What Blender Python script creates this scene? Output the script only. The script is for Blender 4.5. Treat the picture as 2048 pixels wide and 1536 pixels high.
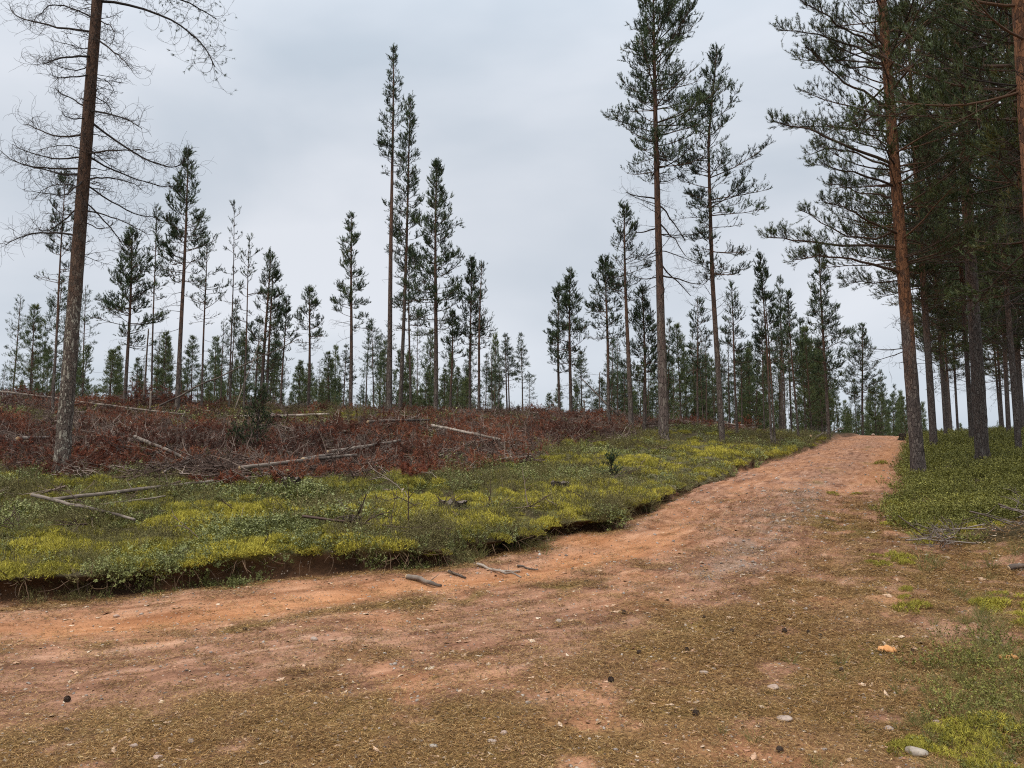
import bpy, math
import numpy as np

# ------------------------------------------------------------------ camera, world, sun, exposure
for _o in list(bpy.data.objects):
    bpy.data.objects.remove(_o)
SC = bpy.context.scene
COL = SC.collection
F_PX, CX, CY = 1537.0, 1024.0, 768.0
PITCH = math.radians(7.0)
CAM = np.array([0.0, 0.0, 1.55])
cam_data = bpy.data.cameras.new('camera')
cam_data.sensor_width = 36.0
cam_data.lens = 36.0 * F_PX / 2048.0
cam_data.clip_start = 0.05
cam_data.clip_end = 4000.0
cam = bpy.data.objects.new('camera', cam_data)
COL.objects.link(cam)
cam.location = CAM
cam.rotation_euler = (math.pi / 2 + PITCH, 0, 0)
SC.camera = cam

SUN_EL, SUN_AZ = math.radians(56), math.radians(215)      # azimuth clockwise from +Y: behind and to the left
world = bpy.data.worlds.new('World')
SC.world = world
world.use_nodes = True
wn, wl = world.node_tree.nodes, world.node_tree.links
wn.clear()
w_out = wn.new('ShaderNodeOutputWorld')
w_tc = wn.new('ShaderNodeTexCoord')
w_sky = wn.new('ShaderNodeTexSky')
w_sky.sky_type = 'NISHITA'
w_sky.sun_disc = False
w_sky.sun_elevation = SUN_EL
w_sky.sun_rotation = SUN_AZ
w_sky.dust_density = 3.0
w_bg = wn.new('ShaderNodeBackground')
w_bg.inputs['Strength'].default_value = 0.10
# closed cloud deck: even grey, slightly brighter overhead (as an overcast sky is), with soft cloud variation
w_sep = wn.new('ShaderNodeSeparateXYZ')
wl.new(w_tc.outputs['Generated'], w_sep.inputs[0])
w_map = wn.new('ShaderNodeMapping')
w_map.inputs['Scale'].default_value = (1.0, 1.0, 2.2)
wl.new(w_tc.outputs['Generated'], w_map.inputs[0])
w_no = wn.new('ShaderNodeTexNoise')
w_no.inputs['Scale'].default_value = 1.9
w_no.inputs['Detail'].default_value = 5.0
w_no.inputs['Roughness'].default_value = 0.45
w_no.inputs['Distortion'].default_value = 0.25
wl.new(w_map.outputs[0], w_no.inputs['Vector'])
w_ramp = wn.new('ShaderNodeValToRGB')
w_ramp.color_ramp.elements[0].position = 0.36
w_ramp.color_ramp.elements[0].color = (3.35, 3.78, 4.28, 1)
w_ramp.color_ramp.elements[1].position = 0.66
w_ramp.color_ramp.elements[1].color = (5.05, 5.25, 5.62, 1)
wl.new(w_no.outputs['Fac'], w_ramp.inputs[0])
def _wm(op, a, b):
    m = wn.new('ShaderNodeMath'); m.operation = op
    for s_, v_ in ((0, a), (1, b)):
        if hasattr(v_, 'links'): wl.new(v_, m.inputs[s_])
        else: m.inputs[s_].default_value = v_
    return m.outputs[0]
w_z = _wm('MAXIMUM', w_sep.outputs['Z'], 0.0)
w_el = _wm('ADD', _wm('SUBTRACT', 1.22, _wm('MULTIPLY', w_z, 0.78)), _wm('MULTIPLY', _wm('POWER', w_z, 3.0), 3.1))
w_mul = wn.new('ShaderNodeMixRGB')
w_mul.blend_type = 'MULTIPLY'
w_mul.inputs[0].default_value = 1.0
wl.new(w_ramp.outputs[0], w_mul.inputs[1])
wl.new(w_el, w_mul.inputs[2])
w_mix = wn.new('ShaderNodeMixRGB')
w_mix.inputs[0].default_value = 0.94
wl.new(w_sky.outputs[0], w_mix.inputs[1])
wl.new(w_mul.outputs[0], w_mix.inputs[2])
wl.new(w_mix.outputs[0], w_bg.inputs['Color'])
wl.new(w_bg.outputs[0], w_out.inputs['Surface'])

sun_data = bpy.data.lights.new('sun', 'SUN')
sun_data.energy = 1.5
sun_data.angle = math.radians(28)
sun_data.color = (1.0, 0.93, 0.83)
sun = bpy.data.objects.new('sun', sun_data)
COL.objects.link(sun)
sun.rotation_euler = (math.pi / 2 - SUN_EL, 0, -SUN_AZ + math.pi)
_sd = (math.sin(SUN_AZ) * math.cos(SUN_EL), math.cos(SUN_AZ) * math.cos(SUN_EL), math.sin(SUN_EL))
from mathutils import Vector
sun.rotation_euler = Vector(_sd).to_track_quat('Z', 'Y').to_euler()

vs = SC.view_settings
vs.view_transform = 'Standard'
vs.look = 'None'
vs.gamma = 1.0
vs.use_curve_mapping = False
vs.exposure = 0.54
SC.cycles.use_denoising = False
SC.cycles.max_bounces = 5
SC.cycles.diffuse_bounces = 1
SC.cycles.glossy_bounces = 1
SC.cycles.transmission_bounces = 1
SC.cycles.filter_width = 1.1

# ------------------------------------------------------------------ helpers
def smooth(a, b, x):
    t = np.clip((x - a) / (b - a), 0, 1)
    return t * t * (3 - 2 * t)

def _hash(ix, iy, seed):
    n = (ix.astype(np.int64) * 374761393 + iy.astype(np.int64) * 668265263 + seed * 1442695041) & 0x7fffffff
    n = ((n ^ (n >> 13)) * 1274126177) & 0x7fffffff
    n = ((n ^ (n >> 16)) * 60493) & 0x7fffffff
    return (n & 0xffff) / 65535.0

def vnoise(x, y, seed=0):
    x = np.asarray(x, float); y = np.asarray(y, float)
    ix, iy = np.floor(x), np.floor(y)
    fx, fy = x - ix, y - iy
    fx = fx * fx * (3 - 2 * fx); fy = fy * fy * (3 - 2 * fy)
    ix = ix.astype(np.int64); iy = iy.astype(np.int64)
    a = _hash(ix, iy, seed); b = _hash(ix + 1, iy, seed)
    c = _hash(ix, iy + 1, seed); d = _hash(ix + 1, iy + 1, seed)
    return (a * (1 - fx) + b * fx) * (1 - fy) + (c * (1 - fx) + d * fx) * fy

def fbm(x, y, seed=0, octaves=4):
    s, amp, tot = 0, 1.0, 0.0
    for o in range(octaves):
        s = s + amp * vnoise(np.asarray(x) * 2 ** o + 17.3 * o, np.asarray(y) * 2 ** o - 9.1 * o, seed + o)
        tot += amp
        amp *= 0.5
    return s / tot

def nrm(v):
    return v / np.maximum(np.linalg.norm(v, axis=-1, keepdims=True), 1e-9)

def build_mesh(name, verts, tris, attrs=None, mats=(), smooth_shade=False, mat_idx=None):
    me = bpy.data.meshes.new(name)
    verts = np.asarray(verts, np.float32).reshape(-1, 3)
    tris = np.asarray(tris, np.int32)
    k = tris.shape[1]
    me.vertices.add(len(verts))
    me.vertices.foreach_set('co', verts.ravel())
    me.loops.add(tris.size)
    me.loops.foreach_set('vertex_index', tris.ravel())
    me.polygons.add(len(tris))
    me.polygons.foreach_set('loop_start', np.arange(0, tris.size, k, dtype=np.int32))
    me.polygons.foreach_set('loop_total', np.full(len(tris), k, np.int32))
    if smooth_shade:
        me.polygons.foreach_set('use_smooth', np.ones(len(tris), bool))
    for m in mats:
        me.materials.append(m)
    if mat_idx is not None:
        me.polygons.foreach_set('material_index', np.asarray(mat_idx, np.int32))
    me.update(calc_edges=True)
    for an, (typ, data) in (attrs or {}).items():
        at = me.attributes.new(an, typ, 'POINT')
        key = {'FLOAT': 'value', 'FLOAT_COLOR': 'color', 'FLOAT_VECTOR': 'vector', 'INT': 'value'}[typ]
        dt = np.int32 if typ == 'INT' else np.float32
        at.data.foreach_set(key, np.asarray(data, dt).ravel())
    return me

def obj(name, me, parent=None, loc=None):
    o = bpy.data.objects.new(name, me)
    COL.objects.link(o)
    if parent is not None:
        o.parent = parent
    if loc is not None:
        o.location = loc
    return o

def tag(o, label=None, cat=None, group=None, kind=None):
    if label: o['label'] = label
    if cat: o['category'] = cat
    if group: o['group'] = group
    if kind: o['kind'] = kind
    return o

def empty(name, loc):
    e = bpy.data.objects.new(name, None)
    e.empty_display_size = 0.2
    COL.objects.link(e)
    e.location = loc
    return e

def copy_tree(o, parent=None):
    c = o.copy()
    COL.objects.link(c)
    c.parent = parent
    for ch in o.children:
        copy_tree(ch, c)
    return c

# tubes: P (B,n,3) centre lines, R (B,n) radii, k sides
def tubes(P, R, k=4):
    B, n = P.shape[:2]
    T = nrm(np.gradient(P, axis=1))
    ref = np.zeros_like(T); ref[..., 2] = 1.0
    vert = np.abs(T[:, n // 2, 2]) > 0.85
    ref[vert] = (1.0, 0.0, 0.0)
    N1 = nrm(np.cross(T, ref)); N2 = np.cross(T, N1)
    a = np.arange(k) * 2 * math.pi / k
    V = P[:, :, None] + R[:, :, None, None] * (np.cos(a)[None, None, :, None] * N1[:, :, None] + np.sin(a)[None, None, :, None] * N2[:, :, None])
    base = (np.arange(B) * n * k)[:, None, None]
    i = np.arange(n - 1)[None, :, None] * k
    j = np.arange(k)[None, None, :]
    j2 = (j + 1) % k
    q = np.stack([base + i + j, base + i + k + j, base + i + k + j2, base + i + j2], -1).reshape(-1, 4)
    tris = np.concatenate([q[:, [0, 1, 2]], q[:, [0, 2, 3]]])
    return V.reshape(-1, 3), tris

# bundles of lines that bend: start S, direction D, length L
def bend_lines(S, D, L, n, rng, curl=0.3, up=0.0, wob=0.12):
    B = len(S)
    P = np.zeros((B, n, 3)); P[:, 0] = S
    d = nrm(D.copy())
    ax = nrm(rng.normal(size=(B, 3)))
    st = (L / (n - 1))[:, None]
    c = (curl * rng.uniform(0.4, 1.3, B) / (n - 1))[:, None]
    for i in range(1, n):
        d = d + np.cross(ax, d) * c + rng.normal(size=(B, 3)) * wob / math.sqrt(n)
        d[:, 2] += up / (n - 1)
        d = nrm(d)
        P[:, i] = P[:, i - 1] + d * st
    return P

def needles(C, D, size, m, rng, nl=0.06, nw=0.006, spread=(0.5, 1.0)):
    """brush tufts: C centres (T,3), D axis (T,3), size (T,) tuft length"""
    T = len(C)
    D = nrm(D)
    r = rng.normal(size=(T, m, 3))
    perp = nrm(r - (r * D[:, None]).sum(-1, keepdims=True) * D[:, None])
    a = rng.uniform(spread[0], spread[1], (T, m, 1))
    nd = D[:, None] * np.cos(a) + perp * np.sin(a)
    b = C[:, None] + D[:, None] * ((rng.uniform(-0.5, 0.5, (T, m, 1))) * size[:, None, None])
    ln = nl * rng.uniform(0.75, 1.25, (T, m, 1))
    side = nrm(np.cross(nd, rng.normal(size=(T, m, 3)))) * (nw * 0.5)
    V = np.stack([b - side, b + side, b + nd * ln], 2).reshape(-1, 3)
    F = np.arange(T * m * 3).reshape(-1, 3)
    return V, F

class Geo:
    def __init__(s): s.v, s.f, s.a, s.n = [], [], [], 0
    def add(s, V, F, a=0.0):
        s.v.append(V); s.f.append(F + s.n); s.n += len(V)
        s.a.append(np.broadcast_to(np.asarray(a, float), (len(V),)) if np.ndim(a) < 2 else a)
    def mesh(s, name, mats, smooth_shade=False, attr='tint'):
        return build_mesh(name, np.concatenate(s.v), np.concatenate(s.f), {attr: ('FLOAT', np.concatenate(s.a))}, mats, smooth_shade)

# ------------------------------------------------------------------ materials
def new_mat(name):
    m = bpy.data.materials.new(name)
    m.use_nodes = True
    nt = m.node_tree
    b = nt.nodes['Principled BSDF']
    b.inputs['Roughness'].default_value = 0.85
    b.inputs['Specular IOR Level'].default_value = 0.25
    return m, nt, b

def node(nt, t, **kw):
    n = nt.nodes.new(t)
    for k, v in kw.items():
        if k in n.inputs: n.inputs[k].default_value = v
        else: setattr(n, k, v)
    return n

def ramp(nt, fac, stops):
    r = nt.nodes.new('ShaderNodeValToRGB')
    els = r.color_ramp.elements
    while len(els) < len(stops): els.new(0.5)
    for e, (p, c) in zip(els, stops):
        e.position = p
        e.color = (*c, 1)
    nt.links.new(fac, r.inputs[0])
    return r.outputs[0]

def mixc(nt, fac, a, b, mode='MIX'):
    m = nt.nodes.new('ShaderNodeMixRGB')
    m.blend_type = mode
    for s, v in ((0, fac), (1, a), (2, b)):
        if hasattr(v, 'links'): nt.links.new(v, m.inputs[s])
        elif isinstance(v, (int, float)): m.inputs[s].default_value = v
        else: m.inputs[s].default_value = (*v, 1)
    return m.outputs[0]

def math_n(nt, op, a, b=0.0):
    m = nt.nodes.new('ShaderNodeMath'); m.operation = op
    for s, v in ((0, a), (1, b)):
        if hasattr(v, 'links'): nt.links.new(v, m.inputs[s])
        else: m.inputs[s].default_value = v
    return m.outputs[0]

def attr_n(nt, name, typ='GEOMETRY'):
    a = nt.nodes.new('ShaderNodeAttribute'); a.attribute_name = name; a.attribute_type = typ
    return a

def noise_n(nt, scale, detail=3.0, rough=0.55, vec=None, dist=0.0):
    n = node(nt, 'ShaderNodeTexNoise', Scale=scale, Detail=detail, Roughness=rough, Distortion=dist)
    if vec is not None: nt.links.new(vec, n.inputs['Vector'])
    return n.outputs['Fac']

def bump(nt, b, height, strength=0.5, dist=0.01):
    n = node(nt, 'ShaderNodeBump', Strength=strength, Distance=dist)
    nt.links.new(height, n.inputs['Height'])
    nt.links.new(n.outputs[0], b.inputs['Normal'])

def tint_mat(name, stops, rough=0.8, trans=0.0, inst=None, spec=0.25):
    """colour from the per-leaf 'tint' attribute, optionally shifted by a per-clump 'ctint'"""
    m, nt, b = new_mat(name)
    fac = attr_n(nt, 'tint').outputs['Fac']
    if inst is not None:
        c = attr_n(nt, 'ctint', 'INSTANCER').outputs['Fac']
        fac = math_n(nt, 'ADD', math_n(nt, 'MULTIPLY', fac, 1 - inst), math_n(nt, 'MULTIPLY', c, inst))
    else:
        oi = nt.nodes.new('ShaderNodeObjectInfo')
        fac = math_n(nt, 'ADD', fac, math_n(nt, 'MULTIPLY', math_n(nt, 'SUBTRACT', oi.outputs['Random'], 0.5), 0.2))
    col = ramp(nt, fac, stops)
    nt.links.new(col, b.inputs['Base Color'])
    b.inputs['Roughness'].default_value = rough
    b.inputs['Specular IOR Level'].default_value = spec
    return m

def bark_mat(name, low, crack, flake, high, scale=14.0, zsq=0.32, bstr=0.7):
    m, nt, b = new_mat(name)
    tc = nt.nodes.new('ShaderNodeTexCoord')
    mp = nt.nodes.new('ShaderNodeMapping'); mp.inputs['Scale'].default_value = (1, 1, zsq)
    nt.links.new(tc.outputs['Object'], mp.inputs[0])
    wob = node(nt, 'ShaderNodeTexNoise', Scale=9.0, Detail=2.0)
    nt.links.new(mp.outputs[0], wob.inputs['Vector'])
    vadd = mixc(nt, 0.11, mp.outputs[0], wob.outputs['Color'], 'ADD')
    vo = node(nt, 'ShaderNodeTexVoronoi', Scale=scale)
    vo.feature = 'DISTANCE_TO_EDGE'
    nt.links.new(vadd, vo.inputs['Vector'])
    vc = node(nt, 'ShaderNodeTexVoronoi', Scale=scale)
    nt.links.new(vadd, vc.inputs['Vector'])
    up = attr_n(nt, 'up').outputs['Fac']
    sep = nt.nodes.new('ShaderNodeSeparateColor')
    nt.links.new(vc.outputs['Color'], sep.inputs[0])
    fine = noise_n(nt, 55.0, 3.0, 0.6, mp.outputs[0])
    plate = mixc(nt, math_n(nt, 'MULTIPLY', math_n(nt, 'GREATER_THAN', sep.outputs[0], 0.66), math_n(nt, 'GREATER_THAN', fine, 0.42)), low, flake)
    plate = mixc(nt, math_n(nt, 'MULTIPLY', fine, 0.5), plate, crack)
    hi = mixc(nt, fine, high, tuple(c * 0.55 for c in high))
    hi = mixc(nt, math_n(nt, 'MULTIPLY', math_n(nt, 'GREATER_THAN', sep.outputs[1], 0.72), 0.6), hi, crack)
    col = mixc(nt, up, plate, hi)
    edge = node(nt, 'ShaderNodeMapRange'); edge.inputs['From Max'].default_value = 0.10
    nt.links.new(vo.outputs['Distance'], edge.inputs['Value'])
    cr = math_n(nt, 'MULTIPLY', math_n(nt, 'SUBTRACT', 1.0, edge.outputs[0]), math_n(nt, 'SUBTRACT', 0.9, math_n(nt, 'MULTIPLY', up, 0.55)))
    col = mixc(nt, cr, col, crack)
    nt.links.new(col, b.inputs['Base Color'])
    b.inputs['Roughness'].default_value = 0.92
    b.inputs['Specular IOR Level'].default_value = 0.15
    hsum = math_n(nt, 'ADD', edge.outputs[0], math_n(nt, 'MULTIPLY', fine, 0.5))
    bump(nt, b, hsum, bstr, 0.02)
    return m

M = {}
M['bark_grey'] = bark_mat('bark_grey_plates', (0.155, 0.118, 0.096), (0.030, 0.023, 0.020), (0.43, 0.385, 0.31), (0.135, 0.078, 0.052), 34.0, 0.42)
M['bark_orange'] = bark_mat('bark_orange_upper', (0.115, 0.092, 0.082), (0.028, 0.021, 0.019), (0.21, 0.175, 0.15), (0.275, 0.128, 0.066), 26.0, 0.36)
M['bark_mid'] = bark_mat('bark_mid', (0.135, 0.105, 0.090), (0.035, 0.027, 0.024), (0.20, 0.17, 0.14), (0.185, 0.105, 0.072), 16.0)
M['bark_stand'] = bark_mat('bark_stand', (0.120, 0.095, 0.083), (0.028, 0.022, 0.020), (0.16, 0.14, 0.125), (0.215, 0.105, 0.058), 24.0, 0.36)
M['twig'] = tint_mat('dead_branch_bark', [(0.0, (0.026, 0.020, 0.017)), (1.0, (0.085, 0.064, 0.052))], 0.9)
M['limb'] = tint_mat('live_branch_bark', [(0.0, (0.045, 0.033, 0.026)), (1.0, (0.16, 0.085, 0.05))], 0.9)
M['needle'] = tint_mat('pine_needles', [(0.0, (0.014, 0.023, 0.011)), (0.5, (0.052, 0.080, 0.033)), (0.85, (0.105, 0.140, 0.050)), (1.0, (0.14, 0.13, 0.045))], 0.6, spec=0.3)
M['needle_young_hazed'] = tint_mat('young_pine_needles_hazed', [(0.0, (0.045, 0.064, 0.022)), (0.6, (0.120, 0.152, 0.055)), (1.0, (0.22, 0.215, 0.080))], 0.6, spec=0.3)  # young green, with haze and sky bleed painted in as a lighter colour
M['needle_stand'] = tint_mat('forest_pine_needles', [(0.0, (0.024, 0.034, 0.012)), (0.5, (0.075, 0.100, 0.032)), (0.85, (0.145, 0.145, 0.045)), (1.0, (0.17, 0.115, 0.035))], 0.6, spec=0.3)  # green to olive needles of the right-hand stand

# ------------------------------------------------------------------ the lie of the land
LEFT = np.array([(-60, -6), (-30, 0.8), (-14, 4.0), (-8, 5.45), (-4.3, 6.5), (-3.1, 6.85), (-2.0, 7.4), (-0.7, 8.1), (0.45, 9.15), (1.4, 10.7), (2.3, 12.8), (3.7, 15.8), (5.3, 19.0), (8.7, 25.2), (12.5, 32.0), (21.7, 50.0), (26.6, 58.5), (37, 69), (70, 95), (130, 140)], float)
RIGHT = np.array([(-60, -12), (-20, -6), (-4, -2.5), (1.5, 1.0), (3.6, 4.6), (4.5, 7.6), (5.2, 10.6), (6.6, 13.6), (8.2, 16.3), (10.1, 20.0), (15.9, 31), (25.9, 50.0), (30.6, 57.5), (41, 66), (74, 91), (134, 136)], float)

def poly_sd(x, y, P):
    """signed distance to an open polyline, positive to its left"""
    x = np.asarray(x, float); y = np.asarray(y, float)
    best = np.full(x.shape, 1e18); sgn = np.zeros(x.shape)
    for (ax, ay), (bx, by) in zip(P[:-1], P[1:]):
        dx, dy = bx - ax, by - ay
        t = np.clip(((x - ax) * dx + (y - ay) * dy) / (dx * dx + dy * dy), 0, 1)
        qx, qy = x - ax - t * dx, y - ay - t * dy
        d2 = qx * qx + qy * qy
        cr = dx * (y - ay) - dy * (x - ax)
        m = d2 < best
        best = np.where(m, d2, best); sgn = np.where(m, np.sign(cr), sgn)
    return np.sqrt(best) * sgn

def along(x, y, P):
    x = np.asarray(x, float); y = np.asarray(y, float)
    best = np.full(x.shape, 1e18); s = np.zeros(x.shape); acc = 0.0
    for (ax, ay), (bx, by) in zip(P[:-1], P[1:]):
        dx, dy = bx - ax, by - ay; L = math.hypot(dx, dy)
        t = np.clip(((x - ax) * dx + (y - ay) * dy) / (L * L), 0, 1)
        d2 = (x - ax - t * dx) ** 2 + (y - ay - t * dy) ** 2
        s = np.where(d2 < best, acc + t * L, s); best = np.minimum(best, d2); acc += L
    return s

def left_d(x, y):
    d = poly_sd(x, y, LEFT)
    x = np.asarray(x, float); y = np.asarray(y, float)
    d = d + (fbm(x * 0.9, y * 0.9, 5, 3) - 0.5) * 0.55 + (vnoise(x * 4, y * 4, 9) - 0.5) * 0.12
    d = d - 0.55 * np.exp(-(((x - 0.62) / 0.55) ** 2 + ((y - 9.45) / 0.5) ** 2))     # hollow washed into the bank
    return d

def right_d(x, y):
    return -poly_sd(x, y, RIGHT)

def softplus(x):
    return np.where(x > 20, x, np.log1p(np.exp(np.minimum(x, 20))))

def height(x, y, dl=None, dr=None):
    x = np.asarray(x, float); y = np.asarray(y, float)
    if dl is None: dl = left_d(x, y)
    if dr is None: dr = right_d(x, y)
    dls = poly_sd(x, y, LEFT)
    y0 = 58 - 17 * smooth(0, 9, dls) - 6 * smooth(0, 8, dr)
    z = 0.088 * y - 0.125 * 5 * softplus((y - y0) / 5) + 0.06 * smooth(80, 300, y) * 0
    z = z + 9.0 * smooth(150, 500, np.abs(x) * 0.4 + y)           # far land levels out
    bank_h = 0.145 + 0.13 * (vnoise(x * 0.5, y * 0.5, 21) - 0.5)
    bank_h = bank_h * (1 - 0.65 * np.exp(-((y - 17.3) / 2.2) ** 2))   # low stretch where the bank has slumped
    z = z + bank_h * smooth(0.0, 0.17, dl) + 0.03 * np.clip(dls, 0, 34) + 0.9 * smooth(10, 36, y) * smooth(0, 11, dls)
    z = z + 0.13 * smooth(0.0, 0.9, dr) + 0.055 * np.clip(dr, 0, 4) + 0.02 * np.clip(dr - 4, 0, 30)
    veg = np.maximum(smooth(0.1, 0.8, dl), smooth(0.1, 1.0, dr))
    z = z + veg * ((fbm(x * 0.7, y * 0.7, 31, 3) - 0.5) * 0.30 + (vnoise(x * 3.1, y * 3.1, 33) - 0.5) * 0.10 + (vnoise(x * 7.3, y * 7.3, 34) - 0.5) * 0.04)
    hill = smooth(6, 18, dls)
    z = z + hill * (fbm(x * 0.22, y * 0.22, 36, 2) - 0.5) * 0.7
    rd = (1 - smooth(-0.2, 0.1, dl)) * (1 - smooth(-0.3, 0.3, dr))
    z = z + rd * ((fbm(x * 0.8, y * 0.8, 41, 3) - 0.5) * 0.10 + (vnoise(x * 5, y * 5, 43) - 0.5) * 0.020 + (vnoise(x * 13, y * 13, 44) - 0.5) * 0.010)
    # wheel tracks
    z = z - 0.05 * np.exp(-((-dl - 0.9) / 0.28) ** 2) * smooth(0, 2, 60 - y) - 0.045 * np.exp(-((-dl - 2.8) / 0.30) ** 2)
    # dug-out foot of the bank
    z = z - 0.05 * np.exp(-((-dl - 0.08) / 0.14) ** 2)
    return z

def lip(x, y, dl):
    """the turf overhangs the eroded bank: push its edge outwards"""
    e = 0.05
    gx = (poly_sd(x + e, y, LEFT) - poly_sd(x - e, y, LEFT)) / (2 * e)
    gy = (poly_sd(x, y + e, LEFT) - poly_sd(x, y - e, LEFT)) / (2 * e)
    s = (0.17 + 0.22 * np.exp(-((x - 0.55) / 1.1) ** 2)) * smooth(0.07, 0.17, dl) * (1 - smooth(0.2, 0.9, dl)) * smooth(40, 25, y)
    s = s * (1 - 0.8 * np.exp(-((y - 17.3) / 2.2) ** 2)) * (0.1 + 1.7 * vnoise(x * 1.9, y * 1.9, 28))
    return x - gx * s, y - gy * s

def ray(u, v):
    xc, yc = (u - CX) / F_PX, (CY - v) / F_PX
    return np.array([xc, math.cos(PITCH) - yc * math.sin(PITCH), math.sin(PITCH) + yc * math.cos(PITCH)])

_ts = np.concatenate([np.linspace(2.0, 30, 700), np.linspace(30.1, 120, 500)])
def ground(u, v):
    """the ground point seen at a pixel of the photograph (2048 x 1536)"""
    d = ray(u, v)
    p = CAM + _ts[:, None] * d
    hgt = height(p[:, 0], p[:, 1])
    below = np.nonzero(p[:, 2] < hgt)[0]
    if len(below) == 0:
        i = int(np.argmin(p[:, 2] - hgt))
    else:
        i = below[0]
        if i > 0:
            a, b = p[i - 1, 2] - hgt[i - 1], p[i, 2] - hgt[i]
            t = a / (a - b + 1e-9)
            q = p[i - 1] * (1 - t) + p[i] * t
            return np.array([q[0], q[1], float(height(q[:1], q[1:2])[0])])
    return np.array([p[i, 0], p[i, 1], hgt[i]])

def at_depth(u, v, Y):
    d = ray(u, v)
    return CAM + d * (Y / d[1])

def hz(x, y):
    return float(height(np.array([x]), np.array([y]))[0])

# ------------------------------------------------------------------ ground: dirt road and forest floor
def grid_axis(f0, f1, step, lo, hi, g):
    mid = list(np.arange(f0, f1, step))
    up, s = [], step
    x = mid[-1]
    while x < hi:
        s *= g; x += s; up.append(x)
    dn, s = [], step
    x = mid[0]
    while x > lo:
        s *= g; x -= s; dn.append(x)
    return np.array(dn[::-1] + mid + up)

SLASH_PX = [(-300, 925), (0, 945), (150, 955), (420, 985), (560, 985), (800, 955), (960, 942), (1050, 922), (1150, 888), (1290, 866), (1420, 860), (1560, 857)]
SLASH = np.array([ground(u, v)[:2] for u, v in SLASH_PX])
SLASH = np.vstack([SLASH[0] + (-30, 4), SLASH, SLASH[-1] + (4, 14)])

def slash_mask(x, y):
    d = poly_sd(x, y, SLASH) + (fbm(x * 0.5, y * 0.5, 71, 3) - 0.5) * 2.0
    m = smooth(-0.6, 0.7, d)
    for (u, v, ru, rv, k) in ((690, 828, 210, 14, 0.85), (420, 825, 150, 12, 0.5), (40, 830, 90, 14, 0.45)):
        g = _PATCH[(u, v)]
        m = m * (1 - k * np.exp(-(((x - g[0]) / g[2]) ** 2 + ((y - g[1]) / g[3]) ** 2)))
    return m * smooth(0.5, 2.0, poly_sd(x, y, LEFT))

_PATCH = {}
for (_u, _v, _ru, _rv) in ((690, 828, 210, 14), (420, 825, 150, 12), (1230, 905, 140, 20), (40, 830, 90, 14)):
    _g = ground(_u, _v); _e = ground(_u + _ru, _v); _t = ground(_u, _v - _rv)
    _PATCH[(_u, _v)] = (_g[0], _g[1], abs(_e[0] - _g[0]) + 0.3, abs(_t[1] - _g[1]) + 1.5)

MOSS_L = [ground(u, v)[:2] for u, v in ((330, 1080), (600, 1110), (700, 1085), (980, 1020), (1080, 1010), (1180, 990), (870, 1015), (1260, 990), (520, 1130), (1450, 910), (1500, 905), (1250, 930), (450, 1040), (1330, 955), (100, 1105), (760, 1045))]
MOSS_R = [ground(u, v)[:2] for u, v in ((1830, 1045), (1880, 1060), (1860, 1085), (1990, 1190), (2035, 1215), (2040, 1230), (1950, 1380), (1990, 1440), (1900, 1500), (2000, 1500), (1790, 1480), (1640, 1440))]
def moss_mask(x, y):
    n = fbm(x * 1.3, y * 1.3, 81, 4)
    m = np.zeros_like(x)
    for cx, cy in MOSS_L:
        r = 0.105 * cy
        m = np.maximum(m, np.exp(-(((x - cx) / (r * 0.75)) ** 2 + ((y - cy) / (r * 0.8)) ** 2)))
    for cx, cy in MOSS_R:
        r = 0.055 * cy
        m = np.maximum(m, np.exp(-(((x - cx) / (r * 0.8)) ** 2 + ((y - cy) / r) ** 2)))
    n4 = fbm(x * 3.2, y * 3.2, 85, 4)
    mm = smooth(0.36, 0.60, n * 0.6 + m * 0.34 + (n4 - 0.5) * 0.95) * smooth(0.05, 0.30, m + 0.14 * (n > 0.58))
    dl = left_d(x, y); dr = right_d(x, y)
    return mm * np.where(dl > -0.5, smooth(0.10, 0.25, dl), 0.42 * smooth(-2.2, -0.9, dr))

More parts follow.
